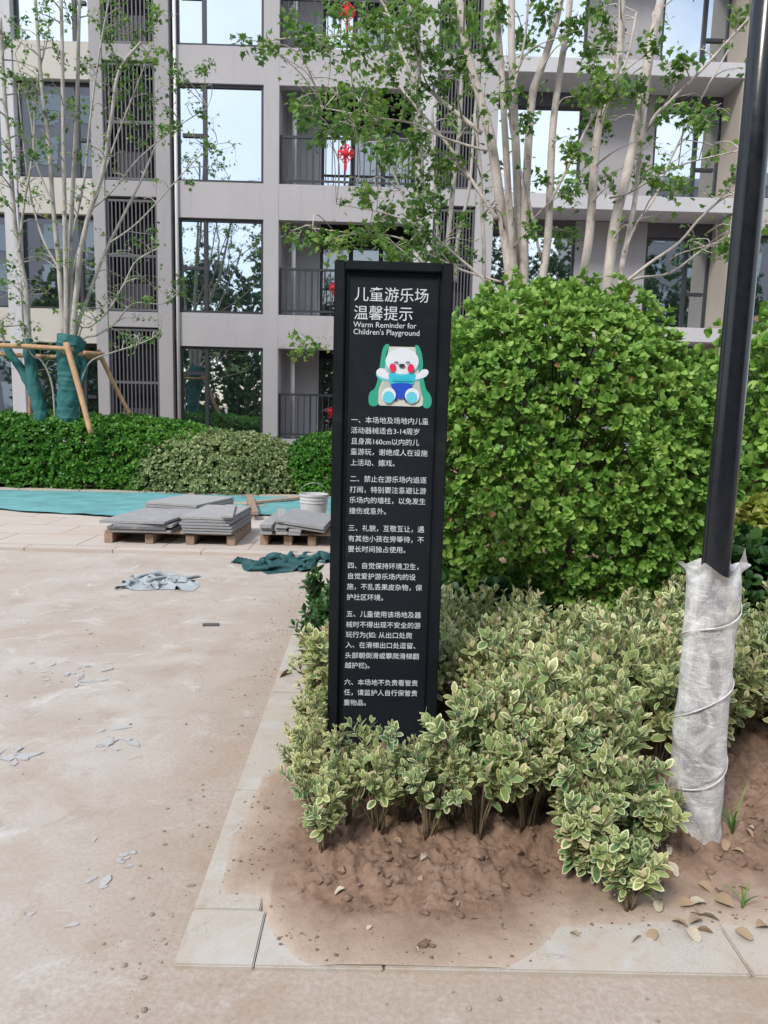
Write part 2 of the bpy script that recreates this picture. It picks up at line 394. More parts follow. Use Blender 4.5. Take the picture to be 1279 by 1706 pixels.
MATS = {}
MT = MATS
MT['court'] = court_mat(); MT['pavers'] = paver_mat(); MT['kerb'] = kerb_mat(); MT['soil'] = soil_mat()
MT['glass'] = glass_mat(); MT['glass_dark'] = glass_mat('door_glass', (0.6, 0.66, 0.7), 0.35, (0.01, 0.011, 0.012))
MT['wall'] = wall_mat('grey_facade_paint', (0.385, 0.375, 0.39))
MT['wall_light'] = wall_mat('pale_facade_paint', (0.47, 0.47, 0.495))
MT['wall_cream'] = wall_mat('cream_facade_paint', (0.46, 0.445, 0.41))
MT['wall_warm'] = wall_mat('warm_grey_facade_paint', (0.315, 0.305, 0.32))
MT['wall_beige'] = wall_mat('beige_reveal_paint', (0.37, 0.325, 0.285))
MT['metal'] = mottled('charcoal_frame_metal', (0.035, 0.038, 0.045), 0.15, 4, 0.45, 0.05, 0.001)
MT['louver'] = mottled('grey_louver_metal', (0.10, 0.098, 0.115), 0.12, 4, 0.5, 0.05, 0.001)
MT['shade_black'] = mottled('painted_shade_black', (0.012, 0.013, 0.016), 0.2, 3, 0.9, 0.0, 0.001)  # near-black colour stands for unlit depth behind louvers and above doors
MT['pipe'] = mottled('white_pvc', (0.62, 0.62, 0.64), 0.06, 4, 0.45, 0.05, 0.001)
MT['sign'] = mottled('black_powder_coat', (0.009, 0.0115, 0.0155), 0.12, 5, 0.5, 0.12, 0.0006, spec=0.22, fine=500)
MT['sign_panel'] = mottled('black_sign_panel', (0.011, 0.0145, 0.020), 0.10, 5, 0.45, 0.06, 0.0005, spec=0.22, fine=400)
for n_ in ('sign', 'sign_panel'):
    k = NT('tmp'); k.m, old = MT[n_], k.m; bpy.data.materials.remove(old); k.t = k.m.node_tree; k.b = k.t.nodes['Principled BSDF']; k.geo = None
    bc = k.b.inputs['Base Color'].links[0].from_socket; sm_ = k.noise(3.0, 6, .7, None, 1.5)
    k.l(k.mix(k.math('MULTIPLY', k.step(sm_, .55, .8), .35), bc, (.05, .048, .045)), k.b.inputs['Base Color'])
    k.l(k.ramp(sm_, [(.35, (.38,)*3), (.7, (.62,)*3)]), k.b.inputs['Roughness'])
MT['letter'] = mottled('white_lettering', (0.66, 0.70, 0.76), 0.03, 8, 0.6, 0.0, 0.001)
MT['pole'] = pole_mat(); MT['film'] = wrap_mat()
MT['slab'] = slab_mat('grey_granite', (0.31, 0.315, 0.335)); MT['slab_light'] = slab_mat('pale_granite', (0.36, 0.36, 0.37)); MT['slab_dark'] = slab_mat('dark_granite', (0.15, 0.15, 0.165))
MT['pallet'] = wood_mat('pallet_wood', (0.35, 0.245, 0.185)); MT['prop'] = wood_mat('prop_wood', (0.48, 0.30, 0.17)); MT['plank'] = wood_mat('pale_plank', (0.44, 0.34, 0.26))
MT['bark'] = bark_mat('pale_maple_bark', (0.17, 0.135, 0.115), (0.46, 0.405, 0.375), (0.60, 0.55, 0.52))
MT['bark_grey'] = bark_mat('grey_maple_bark', (0.16, 0.15, 0.135), (0.33, 0.31, 0.285), (0.45, 0.43, 0.40))
MT['twig'] = mottled('green_brown_twig', (0.17, 0.135, 0.085), 0.3, 20, 0.8, 0.2, 0.002)
MT['twig_dark'] = mottled('dark_twig', (0.09, 0.06, 0.04), 0.3, 20, 0.8, 0.2, 0.002)
MT['leaf_ball'] = leaf_mat('glossy_shrub_leaf', [(0.07, 0.18, 0.035), (0.175, 0.35, 0.06), (0.30, 0.48, 0.095), (0.48, 0.62, 0.20)], dead=.99, rough=.5, spec=.35)
MT['leaf_var'] = leaf_mat('variegated_leaf', [(0.06, 0.15, 0.075), (0.15, 0.26, 0.10), (0.30, 0.39, 0.13), (0.50, 0.52, 0.21)],
                          edge=[(0.68, 0.72, 0.50), (0.75, 0.73, 0.42), (0.78, 0.69, 0.45)])
MT['leaf_maple'] = leaf_mat('maple_leaf', [(0.04, 0.11, 0.028), (0.095, 0.215, 0.042), (0.19, 0.34, 0.06), (0.33, 0.47, 0.10)], transl=0.5)
MT['leaf_hedge'] = leaf_mat('clipped_hedge_leaf', [(0.03, 0.115, 0.018), (0.075, 0.235, 0.03), (0.145, 0.35, 0.045), (0.25, 0.47, 0.08)])
MT['leaf_pale'] = leaf_mat('pale_hedge_leaf', [(0.12, 0.19, 0.075), (0.28, 0.36, 0.15), (0.46, 0.53, 0.27), (0.62, 0.66, 0.42)])
MT['leaf_yellow'] = leaf_mat('yellow_shrub_leaf', [(0.10, 0.17, 0.03), (0.24, 0.30, 0.045), (0.42, 0.42, 0.09), (0.50, 0.46, 0.16)])
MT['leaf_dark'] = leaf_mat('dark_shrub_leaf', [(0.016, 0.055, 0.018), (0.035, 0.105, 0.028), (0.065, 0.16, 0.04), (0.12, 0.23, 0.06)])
MT['net_teal'] = mottled('teal_dust_net', (0.13, 0.345, 0.365), 0.3, 3, 0.7, 0.4, 0.006, fine=80)
MT['net_dark'] = mottled('dark_teal_net', (0.018, 0.085, 0.095), 0.3, 8, 0.65, 0.5, 0.006, fine=120)
MT['wrapcloth'] = mottled('green_trunk_wrap', (0.028, 0.14, 0.14), 0.3, 5, 0.8, 0.6, 0.01, fine=40)
MT['cloth'] = mottled('grey_work_cloth', (0.36, 0.40, 0.43), 0.15, 7, 0.85, 0.4, 0.004, fine=200)
MT['bucket'] = mottled('dirty_white_plastic', (0.52, 0.53, 0.55), 0.2, 6, 0.5, 0.15, 0.003)
MT['wire'] = mottled('grey_wire', (0.34, 0.33, 0.32), 0.1, 10, 0.4, 0.05, 0.001, metal=0.6)
MT['red'] = mottled('red_festive_cord', (0.62, 0.02, 0.035), 0.15, 20, 0.7, 0.3, 0.004)
MT['chip'] = mottled('grey_concrete_chip', (0.43, 0.425, 0.43), 0.15, 20, 0.85, 0.3, 0.003)
MT['chip_dark'] = mottled('dark_chip', (0.10, 0.10, 0.11), 0.15, 20, 0.8, 0.3, 0.003)
MT['dryleaf'] = mottled('dry_leaf', (0.36, 0.26, 0.17), 0.35, 30, 0.8, 0.3, 0.003)
MT['grass'] = leaf_mat('grass_blade', [(0.05, 0.14, 0.025), (0.10, 0.24, 0.04), (0.20, 0.34, 0.08)], transl=0.3)

# ------------------------------------------------------------------ ground, court, kerb, soil
def sheet(name, x0, x1, y0, y1, z, mat):
    return tag(mk(name, [(x0, y0, z), (x1, y0, z), (x1, y1, z), (x0, y1, z)], [[(0, 1, 2, 3)]], mat), kind='structure')
sheet('ground', -400, 400, -400, 400, -0.05, mottled('bare_ground', (0.30, 0.25, 0.20), .2, .5))
sheet('court', -16, 12, -14, 7.26, 0.0, MT['court'])
b = MB(); b.box(-16, -0.37, 7.25, 12.0, -0.04, 0.035)
tag(b.build('pavement', MT['pavers']), kind='structure')
b = MB()
for i in range(16): b.box(-16+i*1.0, -16+i*1.0+0.993, 12.005, 12.17, -0.04, 0.075)
tag(b.build('kerb', MT['kerb'], bevel=0.006), kind='structure')
KX = lambda y: -0.52-0.011*(y-1.75)
b = MB(); zt = 0.014
b.prism([(KX(1.755), 1.755), (-0.305, 1.755), (-0.305, 1.972), (KX(1.972), 1.972)], -0.06, zt)
ys = [1.975, 2.66, 3.66, 4.66, 5.66, 6.66, 7.24]
for a_, c_ in zip(ys[:-1], ys[1:]):
    b.prism([(KX(a_), a_), (KX(a_)+0.20, a_), (KX(c_)+0.20, c_-0.004), (KX(c_), c_-0.004)], -0.06, zt+rnd.uniform(-.002, .002))
xs = [-0.302, 0.05, 1.05, 2.05, 3.05, 4.05, 5.05, 6.05]
for a_, c_ in zip(xs[:-1], xs[1:]):
    b.prism([(a_, 1.757), (c_-0.005, 1.757), (c_-0.005, 1.962), (a_, 1.962)], -0.06, zt+rnd.uniform(-.002, .003))
tag(b.build('kerb', MT['kerb'], bevel=0.004), kind='structure')

def soil_depth(x, y):                    # signed distance inside the mud line
    n = (fbm(x*7, y*7, 5)-0.5)
    left = np.interp(y, [1.9, 2.03, 2.1, 2.34, 2.56, 2.74, 2.9, 3.1, 12], [-0.31, -0.42, -0.455, -0.47, -0.45, -0.455, -0.36, -0.34, -0.36])
    front = np.interp(x, [-0.5, -0.31, -0.29, -0.20, -0.07, 0.36, 0.48, 0.58, 0.8, 1.1, 6], [2.06, 2.04, 1.90, 1.79, 1.735, 1.74, 1.82, 1.915, 1.945, 1.965, 1.965])
    return np.minimum(x-left, (y-front))+n*0.07
def soil_z(x, y):
    x = np.asarray(x, float); y = np.asarray(y, float); d = soil_depth(x, y)
    base = np.where(d < 0, 0.0145+d*0.35, 0.0145+0.005*sat(d/0.03))
    bed = sat((d-0.16)/0.22)
    lump = (fbm(x*9, y*9, 21, 5)-0.42)*0.075+(np.abs(fbm(x*15, y*15, 31, 4)-0.5)*2)**.8*0.05-.012+(fbm(x*42, y*42, 77, 3)-.5)*.034
    return base+bed*(0.028+lump)+sat((d-0.3)/1.2)*0.03+0.004*(fbm(x*18, y*18, 3)-0.5)*sat(d/0.1)
def grid_sheet(name, xs, ys, zf, mat, smooth=True, film=None):
    X, Y = np.meshgrid(xs, ys); Z = zf(X, Y)
    fa = (film(X, Y) if film else np.full(X.shape, 1.0)).ravel()
    nx, ny = len(xs), len(ys); i = np.arange(nx-1)[None, :]+np.arange(ny-1)[:, None]*nx; i = i.ravel()
    return mk(name, np.stack([X.ravel(), Y.ravel(), Z.ravel()], 1), [np.stack([i, i+1, i+nx+1, i+nx], 1)], mat, smooth=smooth, attrs={'film': fa})
xs = np.concatenate([np.arange(-0.56, 1.9, 0.0075), np.arange(1.9, 8, 0.06)])
ys = np.concatenate([np.arange(1.762, 2.9, 0.0075), np.arange(2.9, 4.2, 0.03), np.arange(4.2, 12.0, 0.12)])
tag(grid_sheet('soil', xs, ys, soil_z, MT['soil'], film=lambda X, Y: sat(soil_depth(X, Y))), kind='structure')
tag(grid_sheet('soil', np.arange(-18, 14, 0.2), np.arange(12.16, 16.9, 0.15), lambda X, Y: 0.06+0.12*fbm(X*2, Y*2, 9)+0.05*(Y-12.1), MT['soil']), kind='structure')

# loose clods: nobody could count them
b = MB()
ico = bmesh.new(); bmesh.ops.create_icosphere(ico, subdivisions=1, radius=1)
IV = np.array([v.co[:] for v in ico.verts]); IT = np.array([[v.index for v in f.verts] for f in ico.faces]); ico.free()
for _ in range(1700):
    x, y = RNG.uniform(-0.42, 1.75), RNG.uniform(1.8, 2.75)
    d = float(soil_depth(x, y))
    if d < 0.06 or (d < 0.2 and RNG.random() < 0.93): continue
    s = 0.0025+0.015*RNG.random()**4.5
    q_ = RNG.normal(size=3)*2; n = .35+1.3*fbm(IV[:, 0]*1.9+q_[0]+IV[:, 2], IV[:, 1]*1.9+q_[1]-IV[:, 2]*1.3, 4, 3)
    b.add(IV*n[:, None]*s*np.array([1.2, 1.0, 0.7])+np.array([x, y, float(soil_z(x, y))+s*0.1]), T=IT)
for _ in range(1500):                       # crumbs along the rim of the mud
    x, y = RNG.uniform(-0.5, 1.6), RNG.uniform(1.765, 2.9)
    d = float(soil_depth(x, y))
    if not -.03 < d < .16: continue
    s = .0012+.004*RNG.random()**3; q_ = RNG.normal(size=3)*2
    b.add(IV*(.5+fbm(IV[:, 0]*1.9+q_[0]+IV[:, 2], IV[:, 1]*1.9+q_[1], 4, 2))[:, None]*s*np.array([1.3, 1, .8])+np.array([x, y, max(.014, float(soil_z(x, y)))+s*.2]), T=IT)
tag(b.build('soil_clods', MT['soil'], smooth=False, attrs={'film': np.ones(b.n)}), 'crumbly brown clods of soil scattered over the planting bed', 'soil', kind='stuff')

# ------------------------------------------------------------------ apartment building
D = 16.8
def BX(px, row=400): return float(at(px, row, D)[0])
SILL = [0.82, 3.62, 6.44, 9.24]; HEAD = [2.87, 5.67, 8.47, 11.28]; TOP = 12.1
bld = empty('apartment_building', (0, D, 0))
tag(bld, 'grey four storey apartment building with dark louvers, mirror glass windows and balconies', 'building')
def bpart(b, name, mat, parent=bld, bevel=0.0, smooth=False):
    o = b.build(name, mat, None, smooth, bevel=bevel)
    return o
def attach(o, parent):
    o.parent = parent
    off = Vector(parent.matrix_world.translation) if parent.parent is None else None
    o.location = -Vector(bld.location) if parent is bld else (0, 0, 0)
    return o
def part(b, name, mat, parent=bld, **k):
    return attach(b.build(name, mat, None, **k), parent)
c0, c1 = BX(10), BX(33); a0, a1 = BX(157), BX(177); l1 = BX(262); b1 = BX(286); s1 = BX(293); w0 = BX(298); w1 = BX(438); cc1 = BX(464)
d0, d1 = BX(690), BX(720); lv1 = BX(790); e1 = BX(820); r1 = BX(1222); f1 = BX(1247)
XL, XR = -15.5, 15.5
# solid body behind the facade
b = MB(); b.box(XL, XR, D+1.62, D+12, -0.1, TOP-0.05); part(b, 'wall', MT['wall_warm'])
b = MB(); b.box(XL-0.3, XR+0.3, D-0.15, D+12.3, TOP, TOP+0.25); part(b, 'roof', MT['wall_light'])
# floor beams, storey by storey, bay by bay
LEV = [(-0.1, SILL[0])]+[(HEAD[i], SILL[i+1]) for i in range(3)]+[(HEAD[3], TOP-0.003)]
for z0, z1 in LEV:
    thin = z1-0.36 if z0 > 0 else z0
    b = MB(); b.box(c1+.002, a0-.002, D, D+0.4, z0, z1); b.box(XL, c0-0.002, D, D+.4, z0, z1); part(b, 'floor_beam', MT['wall_cream'], bevel=0.008)
    b = MB(); b.box(a1+.002, l1-.002, D-0.01, D+0.3, thin, z1-.02); part(b, 'floor_beam', MT['wall_warm'], bevel=0.008)
    b = MB(); b.box(s1+.002, d0-.002, D, D+0.24, z0, z1); part(b, 'floor_beam', MT['wall'], bevel=0.008)
    b = MB(); b.box(d1+.002, lv1-.002, D, D+0.3, thin, z1); part(b, 'floor_beam', MT['wall'], bevel=0.008)
    b = MB(); b.box(e1+.002, r1-.002, D-0.04, D+0.95, thin, z1-.04); part(b, 'floor_beam', MT['wall_light'], bevel=0.01)
    b = MB(); b.box(f1+.002, XR, D, D+0.4, z0, z1); part(b, 'floor_beam', MT['wall'], bevel=0.008)
for x0, x1, m, y0 in ((c0, c1, 'wall_light', -.03), (a0, a1, 'wall_warm', -.03), (l1, b1, 'wall_warm', -.03), (w1+.004, cc1, 'wall', -.006), (d0, d1, 'wall_light', -.03), (lv1, e1, 'wall', -.03), (r1, f1, 'wall_light', -.06)):
    b = MB(); b.box(x0, x1, D+y0, D+1.6, -0.1, TOP-0.004); part(b, 'column', MT[m], bevel=0.008)
b = MB(); b.box(b1+.001, s1-.001, D+0.22, D+0.4, -0.1, TOP-.01); part(b, 'wall', MT['wall_warm'])
for z0, z1 in zip(SILL, HEAD):
    b = MB(); b.box(b1+.012, s1-.004, D+0.15, D+0.215, z0-0.1, z1+0.15); part(b, 'slit_window', MT['metal'])
b = MB(); b.tube([(s1+0.035, D-0.045, -0.1), (s1+0.035, D-0.045, TOP)], 0.036, 10); part(b, 'drainpipe', MT['pipe'], smooth=True)

def window(x0, x1, z0, z1, y, mull, trans=None, glass='glass', tilt=0.0, fw=0.055):
    """frame outside, panes between mullions; trans = (bay index, height) of a transom"""
    f = MB(); yb = y+0.09
    f.box(x0, x1, y, yb, z0, z0+fw); f.box(x0, x1, y, yb, z1-fw, z1)
    f.box(x0, x0+fw, y+.002, yb, z0+fw, z1-fw); f.box(x1-fw, x1, y+.002, yb, z0+fw, z1-fw)
    ed = [x0+fw]+[m for m in mull]+[x1-fw]
    for m in mull: f.box(m-fw*0.8, m+fw*0.8, y+.001, yb, z0+fw, z1-fw)
    if trans:
        i, h = trans; f.box(ed[i]+fw, ed[i+1]-fw*.8, y+.003, yb, h-fw*.7, h+fw*.7)
    fo = part(f, 'window', MT['metal'], bevel=0.004)
    for i in range(len(ed)-1):
        p = MB(); yy = y+0.05; dx = (ed[i+1]-ed[i])
        t = RNG.uniform(-1, 1)*0.004+tilt
        V = [(ed[i], yy, z0+fw*.5), (ed[i+1], yy+t*dx, z0+fw*.5), (ed[i+1], yy+t*dx+.004*RNG.uniform(-1, 1), z1-fw*.5), (ed[i], yy, z1-fw*.5)]
        V2 = [(x, q+0.012, z) for x, q, z in V]
        p.add(V+V2, [(0, 1, 2, 3), (7, 6, 5, 4), (0, 4, 5, 1), (1, 5, 6, 2), (2, 6, 7, 3), (3, 7, 4, 0)])
        po = p.build('pane', MT[glass]); po.parent = fo
    return fo
def louver(x0, x1, z0, z1, y):
    f = MB(); fw = 0.05
    f.box(x0, x1, y, y+.06, z0, z0+fw); f.box(x0, x1, y, y+.06, z1-fw, z1)
    f.box(x0, x0+fw, y+.002, y+.058, z0+fw, z1-fw); f.box(x1-fw, x1, y+.002, y+.058, z0+fw, z1-fw)
    zm = (z0+z1)/2; f.box(x0+fw, x1-fw, y+.004, y+.056, zm-fw*.6, zm+fw*.6)
    n = 11
    for i in range(n):
        x = x0+fw+(x1-x0-2*fw)*(i+0.75)/(n+0.5)
        f.box(x-.013, x+.013, y+.006, y+.05, z0+fw, zm-fw*.6); f.box(x-.013, x+.013, y+.006, y+.05, zm+fw*.6, z1-fw)
    fo = part(f, 'louver_screen', MT['louver'])
    v = MB(); v.box(x0, x1, y+.30, y+.34, z0, z1); vo = v.build('recess_shade_panel', MT['shade_black']); vo.parent = fo  # flat panel, the shade behind the slats painted as its colour
    u = MB()                                  # an outdoor cooling unit behind the slats
    u.box(x0+.22, x1-.2, y+.12, y+.28, z0+.06, z0+.62); uo = u.build('cooling_unit', MT['louver']); uo.parent = fo
def railing(x0, x1, z, y, parent, step=0.14, h=1.06):
    f = MB(); f.box(x0, x1, y-.025, y+.025, z+h-.05, z+h); f.box(x0, x1, y-.018, y+.018, z+.10, z+.14)
    n = int((x1-x0)/step)
    for i in range(n+1):
        x = x0+.02+(x1-x0-.04)*i/n; t = .022 if i % 5 == 0 else .010
        f.box(x-t, x+t, y-t*.99, y+t*.99, (z if i % 5 == 0 else z+.14), z+h-.05)
    o = f.build('railing', MT['metal']); o.parent = parent; return o
for i in range(4):
    z0, z1 = SILL[i], HEAD[i]
    # left bay, wide glass
    m = [c1+(a0-c1)*0.78]
    window(c1+.01, a0-.01, z0+.005, z1-.005, D+0.14, m, (1, z0+.85))
    window(XL+1, c0-.02, z0+.005, z1-.005, D+0.14, [c0-2.2, c0-4.4])
    window(f1+.02, XR-2, z0+.005, z1-.005, D+0.14, [f1+1.4, f1+3])
    # louvers
    louver(a1+.006, l1-.006, z0, z0+2.44-.03, D+0.03)
    louver(d1+.006, lv1-.006, z0+.004, z0+2.40, D+0.05)
    # central big window with a side sash
    window(w0-.02, w1, z0+.004, z1-.004, D+0.05, [w0+(w1-w0)*0.31], (0, z0+.98) if i else (0, z1-.6))
    # right bay, recessed
    ra, rb, rc = e1+.02, BX(975), BX(1100)
    zz1 = z0+2.13; zr = D+0.9
    window(ra, rb, z0-.03, zz1, zr, [], None)
    window(rc, r1-.1, z0-.03, zz1, zr, [rc+(r1-rc)*0.60], (1, z0+.85))
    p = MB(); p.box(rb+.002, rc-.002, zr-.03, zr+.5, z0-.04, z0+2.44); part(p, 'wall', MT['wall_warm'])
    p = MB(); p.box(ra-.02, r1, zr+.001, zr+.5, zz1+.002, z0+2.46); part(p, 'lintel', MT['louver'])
    p = MB(); p.box(r1-.098, r1-.002, D+0.0, zr+.5, z0-.04, z0+2.44); part(p, 'wall', MT['wall_beige'])
    # balcony
    fl = MB(); fl.box(cc1+.002, d0-.002, D+.242, D+1.6, z0-.16, z0-.01); bal = part(fl, 'balcony', MT['wall'])
    yb = D+1.35
    xg = cc1+(d0-cc1)*0.27
    p = MB(); p.box(cc1+.002, xg, yb, yb+.2, z0, z1+.5); o = p.build('back_wall', MT['wall_light']); o.parent = bal
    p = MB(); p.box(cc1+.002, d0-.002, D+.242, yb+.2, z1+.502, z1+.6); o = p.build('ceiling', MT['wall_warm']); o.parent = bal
    p = MB(); p.box(xg+.002, d0-.002, yb+.02, yb+.2, z1-.1, z1+.5); o = p.build('door_head', MT['shade_black']); o.parent = bal  # shade above the doors put into its black colour
    x = xg+.01; wd = (d0-.01-x)/3
    for q in range(3):
        f = MB(); x0_, x1_ = x+q*wd+.004, x+(q+1)*wd-.004
        f.box(x0_, x0_+.05, yb+.03, yb+.09, z0, z1-.1); f.box(x1_-.05, x1_, yb+.03, yb+.09, z0, z1-.1)
        f.box(x0_+.05, x1_-.05, yb+.03, yb+.09, z0, z0+.07); f.box(x0_+.05, x1_-.05, yb+.03, yb+.09, z1-.17, z1-.1)
        o = f.build('sliding_door', MT['metal']); o.parent = bal
        p = MB(); p.box(x0_+.04, x1_-.04, yb+.055, yb+.07, z0+.06, z1-.16)
        o = p.build('door_glass', MT['glass'] if (i >= 2 and q == 0) else MT['glass_dark']); o.parent = bal
    railing(cc1+.01, d0-.01, z0-.01, D+.12, bal)
    p = MB(); p.tube([(cc1+.27, D+.55, z0-.1), (cc1+.27, D+.55, z1+.5)], .055, 10); o = p.build('drainpipe', MT['pipe'], smooth=True); o.parent = bal

# red festive knots hanging on the balcony railings
def knot(cx, cy, cz, s, label):
    t = empty('festive_knot', (cx, cy, cz)); tag(t, label, 'ornament', 'red knots hanging on the balconies')
    b = MB()
    for k in range(4):                        # woven loops round a diamond
        a = k*math.pi/2+math.pi/4
        for j in (-1, 0, 1):
            c = np.array([math.cos(a)*.42*s-math.sin(a)*j*.28*s, 0, math.sin(a)*.42*s+math.cos(a)*j*.28*s])
            th = np.linspace(0, 2*math.pi, 11)
            b.tube(np.stack([c[0]+np.cos(th)*.16*s, np.full(11, -.01+.01*j), c[2]+np.sin(th)*.20*s], 1), .045*s, 5, cap=False)
    for j in range(-4, 5):
        o_ = j*.09*s
        b.tube([(-.35*s+o_/2, -.015, -.35*s-o_/2+.35*s), (o_, -.02, .35*s-abs(o_))], .04*s, 5); b.tube([(o_, -.028, -.40*s+abs(o_)), (.35*s+o_/2, -.02, .02*s)], .04*s, 5)
        b.tube([(o_, -.03, .38*s-abs(o_)), (o_, -.03, -.38*s+abs(o_))], .05*s, 5)
    b.build('woven_knot', MT['red'], t, smooth=True)
    b = MB(); b.tube([(0, 0, .9*s), (0, 0, .45*s)], .03*s, 5); b.build('hanging_cord', MT['red'], t)
    b = MB()
    for j in range(7): b.tube([(0, -.01, -.48*s), (.03*s*(j-3), -.01, -.8*s), (.035*s*(j-3), 0, -1.35*s)], [.03*s, .02*s, .012*s], 4)
    b.build('tassel', MT['red'], t)
p = at(576, 257, D+.08); knot(p[0], p[1]-.04, p[2], .27, 'red festive knot hanging on the third floor balcony railing')
p = at(578, 22, D+.08); knot(p[0], p[1]-.04, p[2], .27, 'red festive knot hanging on the top floor balcony railing')
p = at(556, 480, D+.08); knot(p[0], p[1]-.04, p[2], .15, 'small red knot on the second floor balcony railing beside the sign')
p = at(551, 685, D+.08); knot(p[0], p[1]-.04, p[2], .12, 'small red knot on the ground floor balcony railing beside the sign')

# ------------------------------------------------------------------ leaves
def tmpl(w=0.36, fold=0.10, curl=0.12, fine=True, pointed=False):
    """leaf along +y of unit length; returns V, T, edge attribute"""
    if fine:
        mid = [(0, 0), (0, .22), (0, .48), (0, .74), (0, 1)]
        sd_ = [(.42*w, .16), (.9*w, .42), (1.0*w, .66), (.66*w, .90)]
        if pointed: sd_ = [(.45*w, .18), (.95*w, .42), (.92*w, .66), (.48*w, .88)]
        V = [(0, y, -curl*y*y*0.6) for _, y in mid]+[(x, y, fold*x/w-curl*y*y) for x, y in sd_]+[(-x, y, fold*x/w-curl*y*y) for x, y in sd_]
        e = [0.5, 0, 0, 0.1, 1]+[1]*8
        def side(a, fl):
            t = [(0, a, 1), (1, a, a+1), (1, a+1, 2), (2, a+1, a+2), (2, a+2, 3), (3, a+2, a+3), (3, a+3, 4)]
            return [x if fl else x[::-1] for x in t]
        T = side(5, True)+side(9, False)
    else:
        V = [(0, 0, 0), (w, .5, fold-curl*.25), (0, 1, -curl), (-w, .5, fold-curl*.25)]; e = [.5, 1, 1, 1]
        T = [(0, 1, 2), (0, 2, 3)]
    return np.array(V, float), np.array(T), np.array(e, float)
def maple():
    pts = [(0, 0), (.10, .10), (.36, .02), (.28, .22), (.50, .40), (.30, .42), (.26, .56), (.13, .62), (0, 1.0)]
    out = pts+[(-x, y) for x, y in pts[1:-1][::-1]]
    V = [(0, .35, 0)]+[(x, y, -.28*abs(x)-.12*y*y) for x, y in out]
    n = len(out); T = [(0, 1+i, 1+(i+1) % n) for i in range(n)]
    return np.array(V, float), np.array(T), np.r_[0, np.ones(n)]
def scatter(name, tm, P, Y, N, size, mat, parent=None, rv=None, rv2=None):
    V, T, e = tm; k = len(V); n = len(P)
    Y = unit(Y); Z = unit(N-(N*Y).sum(1, keepdims=True)*Y); X = np.cross(Y, Z)
    size = np.asarray(size)[:, None, None]
    W = P[:, None, :]+size*(V[None, :, 0:1]*X[:, None]+V[None, :, 1:2]*Y[:, None]+V[None, :, 2:3]*Z[:, None])
    F = (T[None]+(np.arange(n)*k)[:, None, None]).reshape(-1, 3)
    rv = RNG.random(n) if rv is None else rv; rv2 = RNG.random(n) if rv2 is None else rv2
    at_ = {'rnd': np.repeat(rv, k), 'edge': np.tile(e, n), 'rnd2': np.repeat(rv2, k)}
    return mk(name, W.reshape(-1, 3), [F], mat, parent, True, at_)
def sphere_dirs(n):
    v = RNG.normal(size=(n, 3)); return unit(v)

def rosettes(P, A, k, spread=0.75):
    """k leaves whorled round each tip P with axis A -> leaf bases, directions, normals"""
    n = len(P); A = unit(A)
    u = unit(np.cross(A, RNG.normal(size=(n, 3)))); v = np.cross(A, u)
    ang = (np.arange(k)*2.4)[None]+RNG.uniform(0, 6.28, (n, 1))
    rad = np.cos(ang)[..., None]*u[:, None]+np.sin(ang)[..., None]*v[:, None]
    sp = (spread*(0.35+0.9*np.linspace(0, 1, k)))[None, :, None]*RNG.uniform(.8, 1.2, (n, k, 1))
    Y = A[:, None]*(1-sp*0.55)+rad*sp
    Nn = A[:, None]*1.0-rad*0.35+RNG.normal(scale=.38, size=(n, k, 3))
    return np.repeat(P, k, 0), Y.reshape(-1, 3), Nn.reshape(-1, 3)

